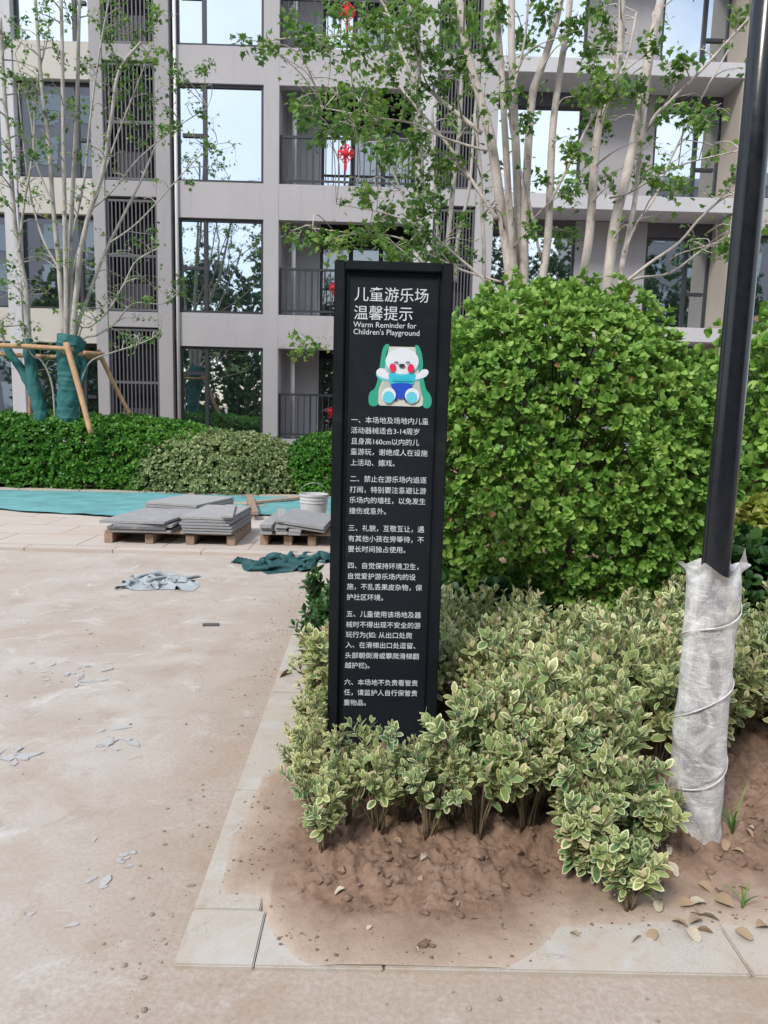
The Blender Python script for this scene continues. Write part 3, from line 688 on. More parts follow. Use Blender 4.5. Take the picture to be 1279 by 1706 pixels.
def bush(name, c, rad, tips, k, leaf, mat, twig, label, cat, power=2.0, lump=0.12, fine=True, seed=1, group=None, zmin=0.02, inner=0.35, wmul=0.36, upb=0.35, stems=9, droop=0.0, hollow=0.0, shoots=0, skew=0.0, pointed=False):
    """a rounded shrub standing on the ground at c; leaves in rosettes through an outer shell"""
    t = empty(name, (c[0], c[1], 0)); tag(t, label, cat, group)
    q = np.zeros((0, 3)); ss = np.zeros(0)
    while len(q) < tips:
        c_ = RNG.uniform(-1, 1, (tips*6, 3)); sv = (np.abs(c_)**power).sum(1)**(1/power)
        ok = (sv < 1) & (sv > 1-inner) & (RNG.random(len(sv)) < ((sv-1+inner)/inner)**.8) & (c_[:, 2]*rad[2]+c[2] > zmin+.1*RNG.random(len(sv)))
        q = np.concatenate([q, c_[ok]]); ss = np.concatenate([ss, sv[ok]])
    q = q[:tips]; rr = ss[:tips]
    d = unit(np.sign(q)*np.abs(q)**(power-1)/np.array(rad)*np.mean(rad))
    th = np.arctan2(q[:, 1], q[:, 0])
    lm = 1+lump*(fbm(th*2.2+9, q[:, 2]*3+4, seed, 3)-0.5)*2+lump*.7*(fbm(th*7, q[:, 2]*8, seed+9, 2)-.5)*2
    P = q*np.array(rad)*lm[:, None]+np.array([0, 0, c[2]]); P[:, 2] = np.maximum(P[:, 2], zmin)
    P[:, 2] *= 1-skew*sat((q[:, 0]+.1)/1.0)**1.6*sat(P[:, 2]/c[2])
    A = d+np.array([0, 0, upb])+RNG.normal(scale=.35, size=d.shape)
    if hollow:
        hn = fbm(P[:, 0]*3.1+P[:, 2]*1.7, P[:, 1]*3.1-P[:, 2]*2.3+4, seed+20, 3)
        ok = hn > hollow+.06; P, A, rr, d = P[ok], A[ok], rr[ok], d[ok]
    if shoots:                              # young shoots standing out of the outline
        i_ = RNG.choice(len(P), shoots); i_ = i_[rr[i_] > .85]
        e_ = unit(d[i_]+np.array([0, 0, .8])+RNG.normal(scale=.3, size=(len(i_), 3)))*RNG.uniform(.03, .09, (len(i_), 1))
        P = np.concatenate([P, P[i_]+e_*.55, P[i_]+e_]); A = np.concatenate([A, e_*12, e_*12]); d = np.concatenate([d, d[i_], d[i_]]); rr = np.concatenate([rr, rr[i_]+.1, rr[i_]+.15])
    B, Y, N = rosettes(P, A, k)
    Y = Y-np.array([0, 0, droop])
    n = len(B)
    clump = fbm(B[:, 0]*3+B[:, 1]*2.1, B[:, 2]*3-B[:, 1]*1.3, seed+3, 2)
    young = np.repeat(RNG.random(len(P)), k)
    rv = sat(.18+.45*RNG.random(n)+.45*(clump-.5)+.35*(young > .82)*RNG.random(n)+.12*(np.repeat(rr, k)-.8))
    scatter('foliage', tmpl(wmul, .12, .16, fine, pointed), B, Y, N, leaf*RNG.uniform(.5, 1.25, n), MATS[mat], t, rv)
    b = MB()
    for i in range(stems):
        a = RNG.uniform(0, 6.28); r0 = RNG.uniform(.02, .12)*rad[0]
        q = np.array([math.cos(a), math.sin(a)])
        r1_ = RNG.uniform(.25, .75)
        b.tube([(q[0]*r0, q[1]*r0, -.02), (q[0]*rad[0]*r1_*.5, q[1]*rad[1]*r1_*.5, c[2]*.55), (q[0]*rad[0]*r1_, q[1]*rad[1]*r1_, c[2]+rad[2]*.45)], [.016, .012, .006], 6, 4)
    sel = RNG.choice(len(P), min(len(P), 260), replace=False)
    for i in sel:
        e_ = P[i]; s_ = e_*np.array([.6, .6, .82])
        b.tube([s_, (s_+e_)/2+RNG.normal(scale=.02, size=3), e_], [.006, .004, .0025], 4)
    b.build('branches', MATS[twig], t, smooth=True)
    return t

# the big round shrub behind the sign
bush('round_shrub', (1.17, 4.78, 1.20), (1.03, 1.0, 1.14), 9800, 8, 0.052, 'leaf_ball', 'twig_dark',
     'big round glossy green shrub clipped into a ball behind the black sign', 'shrub', power=2.45, lump=0.11, hollow=.24, shoots=200, skew=.17, seed=4, inner=.32, wmul=.29, droop=.08, pointed=True)

# ------------------------------------------------------------------ variegated plants
def var_plant(h, spread, nst, seedk, dens=1.0, lf=.05, name='variegated_shrub', low=.34, mat='leaf_var', warm=0.0, start=None):
    t = empty(name)
    b = MB(); BP = []; BY = []; BN = []; SZ = []; RV = []
    def shoot(P0, P1, P2, r, start, n, lsz, tone):
        L = [P0*(1-t_)**2+2*P1*t_*(1-t_)+P2*t_*t_ for t_ in np.linspace(0, 1, 9)]
        L = np.array(L); b.tube(L, np.linspace(r, r*.35, 9), 5)
        for j in range(n):
            t_ = start+(1-start)*(j+.5)/n
            p = P0*(1-t_)**2+2*P1*t_*(1-t_)+P2*t_*t_; ax = unit(2*(1-t_)*(P1-P0)+2*t_*(P2-P1))
            u = unit(np.cross(ax, [math.cos(j*1.57+tone*9), math.sin(j*1.57+tone*9), .2])); 
            for s in (1, -1):
                tip = (j+1)/n
                y = ax*(.55+.85*tip**2)+u*s*(.95-.35*tip)+RNG.normal(scale=.22, size=3)
                BP.append(p); BY.append(y); BN.append(ax*1.0-u*s*.5+np.array([0, 0, .25])+RNG.normal(scale=.18, size=3))
                SZ.append(lsz*(.62+.5*math.sin(math.pi*min(1, .25+.7*tip)))*RNG.uniform(.65, 1.25)); RV.append(sat(tone*.50+.22*RNG.random()+.30*tip*(P0[2]*0+1)+warm))
    for i in range(nst):
        a = RNG.uniform(0, 6.28); q = np.array([math.cos(a), math.sin(a), 0]); k = math.sqrt(RNG.random())
        hh = h*RNG.uniform(.70, 1.18)*(1-.18*k*k)
        P0 = q*RNG.uniform(.0, .04)*spread*4; P2 = q*spread*k+np.array([0, 0, hh])+RNG.normal(scale=.012, size=3)
        P1 = q*spread*k*.35+np.array([0, 0, hh*.55])
        tone = RNG.random()
        shoot(P0, P1, P2, .0052, RNG.uniform(.3, .55) if start is None else start, max(3, int(6*dens)), lf, tone)
        for m in range(int(round(2.6*dens))):          # side shoots
            t_ = RNG.uniform(low, .85); p = P0*(1-t_)**2+2*P1*t_*(1-t_)+P2*t_*t_
            a2 = a+RNG.uniform(-2.2, 2.2); q2 = np.array([math.cos(a2), math.sin(a2), 0])
            ln = RNG.uniform(.06, .14)*h/.5
            e_ = p+q2*ln*.75+np.array([0, 0, ln*.8]); shoot(p, p+q2*ln*.5+np.array([0, 0, ln*.25]), e_, .003, .25, max(3, int(4*dens)), lf*.92, sat(tone+RNG.normal(scale=.12)))
    b.build('stems', MT['twig'], t, smooth=True)
    rv2 = RNG.random(len(BP))**1.4
    scatter('foliage', tmpl(.255, .09, .20, True, True), np.array(BP), np.array(BY), np.array(BN), np.array(SZ), MATS[mat], t, np.array(RV), rv2)
    return t
GRP = 'variegated shrubs massed round the sign'
protos = [var_plant(.47, .20, 13, k, 1.1, .060, low=.22) for k in range(6)]
protos += [var_plant(.49, .19, 13, k, 1.05, .058, warm=.2, low=.22) for k in range(4)]
legs = [var_plant(.47, .19, 11, k, 1.0, .058, low=.5, start=.55) for k in range(4)]; protos += legs
used = [False]*len(protos)
def put_var(x, y, sc, label, pi=None, rz=None):
    i = pi if pi is not None else int(RNG.integers(len(protos)-4))
    if used[i]: o = copy_tree(protos[i])
    else: o = protos[i]; used[i] = True
    o.location = (x, y, float(soil_z(x, y))-.01); o.rotation_euler = (RNG.normal(scale=.05), RNG.normal(scale=.05), RNG.uniform(0, 6.28) if rz is None else rz)
    o.scale = (sc, sc, sc*RNG.uniform(.94, 1.06))
    tag(o, label, 'shrub', GRP); return o
# front row along the bare soil: legs showing
for i, (x, y, s) in enumerate([(-.08, 2.36, .62), (.03, 2.31, .70), (.12, 2.40, .66), (.20, 2.29, .72), (.29, 2.38, .70), (.37, 2.31, .9), (.47, 2.40, .93), (.54, 2.33, .9), (.63, 2.46, .95), (.72, 2.38, .8), (.82, 2.52, .95)]):
    put_var(x, y, s, 'leggy cream edged shrub in the front row below the sign', pi=len(protos)-1-i % 4)
yy = 2.52; row = 0
while yy < 3.75:
    x = -.16+(.10 if row % 2 else 0)
    while x < 1.12+(yy-2.5)*.75:
        inside_sign = (-.30 < x < .47 and 2.70 < yy < 3.24)
        near_pole = (abs(x-1.15) < .20 and abs(yy-2.4) < .22)
        if not inside_sign and not near_pole and not (x > 1.0 and yy < 2.75) and not (x < -.12 and yy < 2.45) and not (-.30 < x < .40 and yy < 2.85):
            put_var(x+RNG.uniform(-.04, .04), yy+RNG.uniform(-.04, .04), RNG.uniform(.92, 1.08), 'cream edged shrub in the dense mass between sign, pole and round shrub')
        x += .20
    yy += .20; row += 1
for x, y, s in [(1.52, 2.95, .95), (1.66, 3.1, 1), (1.45, 3.2, 1), (1.62, 3.35, 1), (1.84, 3.0, 1), (1.9, 3.3, 1.05), (1.42, 3.5, 1), (1.75, 3.6, 1.05), (2.05, 3.55, 1.05), (2.1, 3.1, 1), (2.3, 3.4, 1.05), (2.0, 3.85, 1.05), (2.35, 3.8, 1.05), (1.7, 3.9, 1.05)]:
    put_var(x, y, s, 'cream edged shrub growing to the right of the bubble wrapped pole')
for x, y, s in [(-.20, 2.55, .58), (-.27, 2.72, .50), (-.28, 2.90, .50), (-.29, 3.1, .52), (-.27, 3.3, .62), (-.25, 3.55, .7)]:
    put_var(x, y, s, 'cream edged shrub leaning over the kerb left of the sign')
for x, y, s in [(-.02, 2.52, .45), (.2, 2.52, .45), (.50, 2.76, .72), (.52, 2.96, .78), (.50, 3.14, .85)]:
    put_var(x, y, s, 'short cream edged shrub right at the foot of the sign')
for i, (x, y, s) in enumerate([(-.15, 2.22, .60)]):
    o = put_var(x, y, s, 'small blue green cream edged shrub standing apart at the bed corner', pi=1)
# the two clumps in the front right corner
cl = var_plant(.34, .19, 18, 90, 1.5, .050, low=.10, name='variegated_shrub')
cl.location = (.70, 2.17, float(soil_z(.70, 2.17))-.02); put_var(.72, 2.33, .72, 'cream edged shrub joining the low front clump to the mass behind'); put_var(.86, 2.40, .72, 'cream edged shrub just left of the bubble wrapped pole'); tag(cl, 'bushy low cream edged shrub at the front of the bed left of the pole', 'shrub', GRP)
cl2 = var_plant(.20, .11, 9, 91, 1.3, .046, low=.10, name='variegated_shrub')
cl2.location = (.80, 2.00, .02); tag(cl2, 'smallest cream edged sprig spilling over the front kerb', 'shrub', GRP)
cl3 = var_plant(.30, .16, 12, 92, 1.4, .050, low=.10, name='variegated_shrub')
cl3.location = (.93, 2.28, float(soil_z(.93, 2.28))-.02); tag(cl3, 'low cream edged shrub pressed against the left side of the bubble wrapped pole', 'shrub', GRP)
for i, (x, y) in enumerate([(-.33, 4.0), (-.31, 4.45), (-.36, 4.9)]):
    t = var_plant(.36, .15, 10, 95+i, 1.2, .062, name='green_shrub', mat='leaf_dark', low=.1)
    t.location = (x, y, .03); tag(t, 'dark green leafy shrub beside the kerb behind the sign', 'shrub', 'dark shrubs behind the sign')

# ------------------------------------------------------------------ far hedges, right-hand shrubs
bush('hedge', (-5.6, 13.25, 0.3), (3.25, 1.15, .98), 17000, 5, .075, 'leaf_hedge', 'twig_dark', 'long dark green clipped hedge below the wooden tree props', 'hedge', power=3.2, lump=.07, fine=False, seed=12, inner=.3)
bush('hedge', (-9.6, 13.00, 0.25), (2.4, 1.1, 1.0), 8000, 5, .075, 'leaf_hedge', 'twig_dark', 'dark green clipped hedge at the far left edge of the court', 'hedge', power=3.0, lump=.07, fine=False, seed=13, inner=.3)
bush('hedge', (-2.85, 12.90, 0.1), (1.75, .95, .98), 10000, 5, .062, 'leaf_pale', 'twig_dark', 'pale silvery green mounded hedge between two green hedges', 'hedge', power=2.5, lump=.08, fine=False, seed=15, inner=.25)
bush('hedge', (-0.75, 12.80, 0.25), (.98, .8, .84), 5000, 5, .062, 'leaf_hedge', 'twig_dark', 'bright green rounded hedge behind the white bucket', 'hedge', power=2.4, lump=.08, fine=False, seed=16, inner=.25)
bush('tall_shrub', (3.75, 6.6, 1.2), (.95, .9, 1.35), 1500, 7, .085, 'leaf_ball', 'twig_dark', 'tall open green shrub at the right edge behind the black pole', 'shrub', power=2.2, lump=.2, seed=22, inner=.7)
bush('yellow_shrub', (2.95, 5.15, .45), (.62, .5, .50), 900, 7, .07, 'leaf_yellow', 'twig_dark', 'low yellow green shrub right of the black pole', 'shrub', power=2.2, lump=.15, seed=23, inner=.4)
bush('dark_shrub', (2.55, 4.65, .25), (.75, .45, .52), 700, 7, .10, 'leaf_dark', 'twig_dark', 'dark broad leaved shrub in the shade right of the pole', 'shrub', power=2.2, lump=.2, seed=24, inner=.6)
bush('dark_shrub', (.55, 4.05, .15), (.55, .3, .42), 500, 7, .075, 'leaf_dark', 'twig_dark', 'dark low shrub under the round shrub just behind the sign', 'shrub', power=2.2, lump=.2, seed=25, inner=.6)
bush('green_shrub', (3.4, 8.3, .9), (1.3, .9, .95), 1500, 6, .08, 'leaf_hedge', 'twig_dark', 'green shrub far back at the right edge below the building', 'shrub', power=2.3, lump=.15, seed=26, inner=.4)
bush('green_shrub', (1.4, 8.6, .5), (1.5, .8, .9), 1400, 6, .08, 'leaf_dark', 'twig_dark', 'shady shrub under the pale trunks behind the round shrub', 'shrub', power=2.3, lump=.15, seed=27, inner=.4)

# ------------------------------------------------------------------ trees
MAPLE = maple()
def tree(name, base, stems, blobs, depth, label, bark, leaf=.11, nleaf=26, group=None, jitter=.6, extra=40, lsd=1, twr=.006, droop=.35):
    """stems: list of ([(px,py),...], r0, r1, dy); blobs: (px,py,rpx) foliage masses hung on the nearest branch"""
    t = empty(name, tuple(base)); tag(t, label, 'tree', group)
    rg = np.random.default_rng(lsd); o3 = np.array(base, float)
    tb = MB(); tw = MB(); pts = []; pr = []
    for L, r0, r1, dy in stems:
        n = len(L); P = np.array([at(x, y, depth+dy*(i/(n-1))) for i, (x, y) in enumerate(L)])
        rr = np.linspace(r0, r1, n)
        Q, q = smooth_line(P, rr, 6)
        q = q*(1+.018*rg.normal(size=len(q)))
        tb.tube(Q-o3, q, 9); pts.append(Q); pr.append(q)
    A = np.concatenate(pts); AR = np.concatenate(pr)
    P_, Y_, N_ = [], [], []
    def cluster(c, r, n):
        k = max(2, n//12)
        dist = np.linalg.norm((A-c)*np.array([1, .6, 1.5])+np.array([0, 0, .0]), axis=1)+np.maximum(A[:, 2]-c[2]+.1, 0)*1.5
        j = int(np.argmin(dist)); s = A[j]; ln = np.linalg.norm(c-s)
        midp = (s+c)/2+np.array([0, 0, .10*ln])+rg.normal(scale=.05*ln+.01, size=3)
        tw.tube(np.array([s, midp, c])-o3, [min(AR[j]*.6, twr*1.8+.004*ln), twr, twr*.6], 5, 5)
        for _ in range(k):
            e = c+rg.normal(size=3)*r*np.array([.95, 1.1, .72])
            a0_ = c if rg.random() < .6 else midp*.5+c*.5
            m2 = (a0_+e)/2+rg.normal(scale=.03, size=3)+np.array([0, 0, .02])
            tw.tube(np.array([a0_, m2, e])-o3, [twr*.6, twr*.45, twr*.25], 4, 3)
            ax = unit(e-a0_)
            for _2 in range(max(3, n//k)):
                f = rg.uniform(.45, 1.05); pp = a0_*(1-f)+e*f+rg.normal(scale=.045, size=3)
                y = ax*.4+rg.normal(size=3)*.75-np.array([0, 0, droop]); P_.append(pp); Y_.append(y); N_.append(np.array([0, -.15, 1.0])+rg.normal(scale=.42, size=3))
    for x, y, r in blobs:
        d_ = depth+rg.uniform(-jitter, jitter); c = at(x, y, d_); rad = r*d_/FPX
        cluster(c, rad, int(nleaf*(r/18)**1.6)+5)
    for _ in range(extra):                     # sparse shoots all along the stems
        L = pts[rg.integers(len(pts))]; s = L[rg.integers(len(L)//3, len(L))]
        cluster(s+np.array([rg.normal()*.28, rg.normal()*.4, abs(rg.normal())*.25]), .10*depth/9, 7)
    tb.build('trunk', MATS[bark], t, smooth=True)
    tw.build('branches', MATS[bark], t, smooth=True)
    P_ = np.array(P_); n = len(P_)
    sz = leaf*rg.uniform(.55, 1.12, n)
    rv = sat(.15+.6*rg.random(n)+.5*(fbm(P_[:, 0]*2.4, P_[:, 2]*2.4, lsd, 2)-.5)+.25*(rg.random(n) > .9))
    scatter('crown', MAPLE, P_-o3, np.array(Y_), np.array(N_), sz, MT['leaf_maple'], t, rv)
    return t
rp_ = 1/FPX
# right-hand clump of pale stems
DR = 7.2
st = [([(852, 560), (848, 450), (835, 350), (818, 235), (800, 165), (775, 75), (762, -30)], 15, 9, .1),
      ([(855, 560), (856, 450), (848, 340), (840, 200), (834, 100), (824, -10)], 10, 7, -.2),
      ([(868, 560), (866, 450), (862, 320), (856, 180), (852, 80), (852, -60), (850, -200)], 13, 8, .3),
      ([(872, 560), (873, 430), (876, 320), (886, 165), (902, 112), (922, 50), (938, -20), (960, -150)], 12, 7, -.1),
      ([(895, 580), (903, 470), (913, 390), (920, 225), (932, 125), (947, 25), (955, -80)], 11.5, 7, .2),
      ([(962, 580), (970, 470), (982, 390), (995, 225), (1015, 150), (1033, 85), (1036, -60)], 12.5, 8, -.2),
      ([(998, 580), (1012, 470), (1025, 370), (1050, 265), (1070, 165), (1086, 65), (1102, -10), (1115, -150)], 15, 10, .1),
      ([(1022, 580), (1035, 450), (1045, 400), (1058, 330), (1066, 250), (1078, 150), (1090, 20)], 8, 5, .4),
      ([(1068, 240), (1090, 195), (1115, 170), (1170, 115), (1225, 55), (1266, 10)], 5, 2.5, -.3),
      ([(1040, 420), (1062, 370), (1090, 330), (1120, 260), (1165, 170), (1215, 80)], 3.5, 1.8, .3),
      ([(1030, 480), (1080, 440), (1130, 405), (1165, 365), (1205, 330), (1245, 315)], 4.5, 2.2, -.2),
      ([(1038, 490), (1058, 465), (1115, 455), (1165, 420), (1200, 400), (1240, 385)], 4, 2, .2),
      ([(1015, 330), (1050, 320), (1100, 290), (1150, 270), (1245, 248)], 3.2, 1.6, -.3),
      ([(802, 222), (750, 180), (710, 145), (680, 112), (640, 10), (600, -40)], 6, 2.5, .3),
      ([(812, 252), (743, 231), (690, 206), (620, 195), (540, 180)], 3.6, 1.4, .1),
      ([(828, 365), (797, 318), (762, 264), (727, 217), (680, 163), (640, 110), (560, 60), (430, 70)], 5, 1.5, .5),
      ([(835, 490), (800, 460), (765, 430), (730, 400), (690, 375), (640, 355), (560, 340)], 4, 1.4, .1),
      ([(900, 430), (880, 330), (858, 250), (850, 180), (875, 60), (880, -30)], 3.5, 2.5, -.4),
      ([(915, 340), (950, 270), (990, 190), (1040, 110), (1060, 20)], 4.5, 2.5, .3),
      ([(835, 470), (770, 450), (720, 425), (660, 395), (600, 390), (520, 380)], 3, 1.2, .2)]
st = [(L, .62*a*DR*rp_, .62*c*DR*rp_, dy) for L, a, c, dy in st]
bl = [(500, 60, 14), (545, 75, 18), (590, 70, 20), (640, 40, 22), (690, 40, 22), (720, 85, 20), (650, 110, 16), (610, 165, 20), (560, 165, 18), (520, 180, 18), (575, 205, 20), (625, 205, 22), (680, 235, 16), (640, 250, 16), (690, 175, 16), (720, 150, 16), (545, 225, 13), (500, 175, 12),
      (610, 320, 12), (700, 300, 13), (690, 340, 14), (650, 360, 18), (700, 385, 18), (610, 395, 18), (565, 405, 16), (520, 395, 13), (485, 385, 9), (660, 410, 20), (725, 330, 14), (745, 260, 14), (775, 30, 18), (805, 75, 16), (760, 95, 14), (830, 20, 15), (870, 60, 12), (850, 150, 10), (905, 30, 14),
      (960, 40, 15), (985, 95, 15), (990, 20, 15), (1000, 155, 13), (1030, 145, 14), (985, 200, 14), (1010, 210, 13), (1060, 145, 12), (1125, 112, 13), (1135, 100, 8), (1140, 190, 12), (1175, 195, 12), (1105, 190, 11), (960, 250, 16), (945, 320, 14), (990, 305, 15), (1100, 290, 13), (1130, 300, 11), (1190, 255, 9), (1070, 275, 12),
      (910, 300, 11), (940, 385, 15), (1235, 20, 13), (1215, 300, 8), (1160, 410, 8), (1215, 400, 13), (1195, 420, 8), (760, 420, 14), (735, 430, 12), (880, 200, 10), (960, 160, 11), (1015, 60, 13), (440, 70, 8), (408, 66, 7), (480, 30, 8), (890, 380, 9), (1090, 80, 10), (740, 20, 16), (560, 20, 15), (610, 30, 15), (500, 575, 8), (520, 583, 8)]
tree('maple_tree', gnd(950, 800) * [0, 0, 0] + np.array([1.75, 7.2, 0]), st, bl, DR, 'multi stemmed maple with pale thick stems rising behind the round shrub', 'bark', leaf=.076, nleaf=115, jitter=.9, extra=110, lsd=3, twr=.0055)
DM = 11.0
st = [([(706, 720), (704, 470), (700, 350), (697, 230), (690, 130), (684, 20), (680, -80)], 11, 8, .1),
      ([(745, 720), (742, 470), (748, 380), (756, 300), (766, 200), (770, 90)], 6.5, 4, .2),
      ([(738, 720), (737, 470), (728, 380), (722, 280), (720, 180)], 4, 2.5, -.2),
      ([(758, 470), (762, 400), (782, 310), (790, 200), (800, 100)], 4.5, 2.5, .3),
      ([(800, 720), (806, 450), (803, 360), (800, 280), (790, 190)], 5, 3, .1),
      ([(700, 400), (672, 330), (640, 250), (600, 170)], 3, 1.4, -.3)]
st = [(L, .75*a*DM*rp_, .75*c*DM*rp_, dy) for L, a, c, dy in st]
bl = [(740, 300, 13), (715, 240, 14), (760, 200, 12), (690, 290, 13), (665, 240, 13), (770, 370, 10), (730, 420, 12), (680, 420, 12), (620, 230, 12), (640, 180, 14), (700, 100, 15), (660, 90, 13), (740, 60, 14), (700, 10, 15), (580, 150, 11), (780, 130, 12)]
tree('maple_tree', (1.0, 11.0, 0), st, bl, DM, 'slim grey maple with straight trunk in front of the dark louver', 'bark_grey', leaf=.085, nleaf=110, jitter=.5, extra=50, lsd=5, twr=.008)

# left-hand trees with green wrapped trunks
DL = 12.7
stA = [([(106, 700), (106, 560), (100, 470), (97, 430), (88, 340), (82, 250), (70, 150), (60, 20), (55, -60)], 8, 4, .2),
       ([(110, 700), (110, 560), (110, 470), (108, 400), (107, 330), (105, 200), (103, 60), (100, -50)], 7.5, 4, -.2),
       ([(118, 700), (118, 560), (118, 470), (118, 390), (122, 300), (128, 180), (131, 50), (135, -60)], 8, 4, .1),
       ([(122, 700), (122, 560), (129, 470), (134, 420), (150, 350), (170, 290), (185, 200), (198, 120), (235, 70)], 9, 3.5, -.3),
       ([(126, 700), (127, 560), (145, 500), (165, 445), (182, 405), (205, 360), (235, 300), (258, 245)], 6, 2.6, .3),
       ([(130, 700), (131, 560), (152, 543), (182, 515), (208, 470), (226, 436), (262, 414)], 4, 1.6, -.2),
       ([(134, 640), (136, 570), (162, 558), (192, 538), (222, 506), (270, 506), (296, 488)], 3.2, 1.4, .1),
       ([(133, 640), (150, 603), (185, 588), (220, 577), (250, 565), (266, 552)], 2.6, 1.2, -.3),
       ([(112, 480), (130, 420), (160, 330), (190, 240), (225, 150), (255, 70)], 3.5, 1.6, .2),
       ([(118, 400), (140, 300), (150, 200), (165, 90), (185, -20)], 3.5, 1.8, -.3),
       ([(100, 450), (72, 400), (52, 330), (40, 250), (30, 150)], 3.4, 1.6, .3),
       ([(150, 350), (185, 320), (230, 265), (290, 215), (345, 180)], 2.6, 1.1, .2),
       ([(182, 405), (230, 370), (290, 305), (330, 262), (362, 240)], 2.4, 1.0, -.2),
       ([(88, 340), (60, 270), (50, 190), (25, 90)], 2.6, 1.3, -.1)]
stA = [(L, 0.58*a*DL*rp_, .58*c*DL*rp_, dy) for L, a, c, dy in stA]
blA = [(30, 50, 13), (60, 20, 14), (110, 15, 13), (62, 140, 13), (35, 140, 11), (75, 190, 10), (200, 20, 15), (215, 55, 14), (190, 95, 13), (170, 115, 12), (252, 50, 14), (265, 25, 13), (278, 95, 13), (250, 100, 13), (295, 115, 12), (340, 108, 12), (300, 135, 10), (262, 170, 13), (283, 200, 11), (212, 105, 14),
       (50, 260, 11), (78, 245, 10), (132, 180, 11), (265, 215, 11), (330, 185, 8), (345, 235, 9), (355, 255, 8), (60, 420, 9), (110, 430, 8), (30, 330, 9), (250, 390, 9), (240, 495, 9), (285, 490, 10), (292, 470, 9), (210, 560, 5), (235, 565, 8), (262, 555, 7), (230, 400, 8), (180, 60, 12), (140, 110, 11), (155, 30, 12), (100, 90, 10), (190, 170, 10), (230, 140, 12), (215, 200, 9), (130, 250, 8), (235, 240, 10), (20, 440, 8), (300, 210, 9), (310, 300, 6)]
tA = tree('maple_tree', at(115, 705, DL)*[1, 1, 0]+np.array([0, 0, .1]), stA, blA, DL, 'multi stemmed maple with trunk bundle wrapped in green cloth behind the left hedge', 'bark_grey', leaf=.08, nleaf=100, jitter=.5, extra=110, lsd=8, twr=.0075)
stB = [([(70, 705), (58, 650), (48, 580), (44, 500), (41, 470), (31, 420), (24, 370), (15, 250), (6, 140), (0, 30)], 8, 3.5, .2),
       ([(52, 645), (35, 615), (16, 588), (4, 560), (-8, 500), (-20, 380)], 5, 2.5, .1),
       ([(92, 705), (88, 650), (80, 620), (68, 600), (52, 590), (40, 560), (34, 480)], 2.5, 1.4, -.3),
       ([(31, 420), (40, 340), (55, 250), (60, 150), (80, 60)], 3, 1.5, .2)]
stB = [(L, .72*a*DL*rp_, .72*c*DL*rp_, dy) for L, a, c, dy in stB]
blB = [(12, 280, 10), (5, 330, 9), (15, 120, 11), (8, 60, 12), (30, 210, 9), (5, 540, 9), (32, 545, 8), (28, 570, 6), (10, 470, 8), (50, 330, 8), (75, 60, 11), (-30, 300, 16), (-40, 150, 18)]
tB = tree('maple_tree', at(70, 705, DL)*[1, 1, 0]+np.array([0, 0, .1]), stB, blB, DL, 'leaning slim maple with green wrapped trunk at the left edge', 'bark_grey', leaf=.08, nleaf=100, jitter=.4, extra=60, lsd=9, twr=.0075)
def wrap(t, L, r, n=14, dy=0.0):
    P = np.array([at(x, y, DL-.02+dy) for x, y in L]); Q, q = smooth_line(P, np.array(r)*DL*rp_, 6)
    q = q*(1+.03*RNG.normal(size=len(q)))
    Q, q = smooth_line(Q, q, 3); V, F_ = tube_mesh(Q, q, 28); ax = np.repeat(Q, 28, 0)
    an = np.tile(np.arange(28)/28*6.283, len(Q)); zz = V[:, 2]
    dsp = .16*(np.abs(fbm(np.cos(an)*1.6+zz*1.2, np.sin(an)*1.6+zz*4.5, 5, 4)-.5)*4-.6)+.10*(fbm(np.cos(an)*3+7, np.sin(an)*3+zz*9, 8, 3)-.5)
    V = V+(V-ax)*dsp[:, None]
    mk('trunk_wrap', V-np.array(t.location), [F_], MT['wrapcloth'], t, True)
wrap(tA, [(113, 715), (113, 690), (115, 650), (114, 620), (115, 590), (117, 568), (118, 558)], [17, 18, 19, 17, 19, 20, 17])
wrap(tA, [(133, 640), (140, 610), (132, 585), (138, 567)], [6, 6, 7, 6], dy=.05)
wrap(tB, [(72, 710), (64, 672), (57, 645), (50, 600), (46, 565)], [11, 11, 11, 9, 8])
wrap(tB, [(54, 650), (35, 615), (16, 588), (8, 570)], [8, 7, 6, 5])

# wooden props round the left trees
tp = empty('tree_prop', tuple(at(110, 705, DL-.4)*[1, 1, 0])); tag(tp, 'pale wooden pole frame propping the green wrapped trunks', 'tree support')
def prop(name, a, c, da, dc, r):
    b = MB(); P = np.array([at(*a, DL+da), at(*c, DL+dc)]); m = (P[0]+P[1])/2+RNG.normal(scale=.015, size=3)
    b.tube(np.array([P[0], m, P[1]])-np.array(tp.location), [r, r*.94, r*.82], 10, 5); b.build(name, MT['prop'], tp, smooth=True)
prop('crossbar', (-60, 575), (122, 582), -.33, -.30, .045); prop('crossbar', (-60, 584), (168, 597), .32, .30, .042); prop('crossbar', (105, 588), (163, 594), -.22, .25, .04)
prop('crossbar', (140, 588), (172, 590), -.1, .3, .04)
prop('leaning_pole', (110, 572), (151, 722), -.38, -.75, .05); prop('leaning_pole', (163, 583), (222, 700), .38, .6, .042); prop('leaning_pole', (50, 580), (50, 715), .3, .35, .04); prop('leaning_pole', (-40, 570), (-70, 715), -.3, -.6, .045)

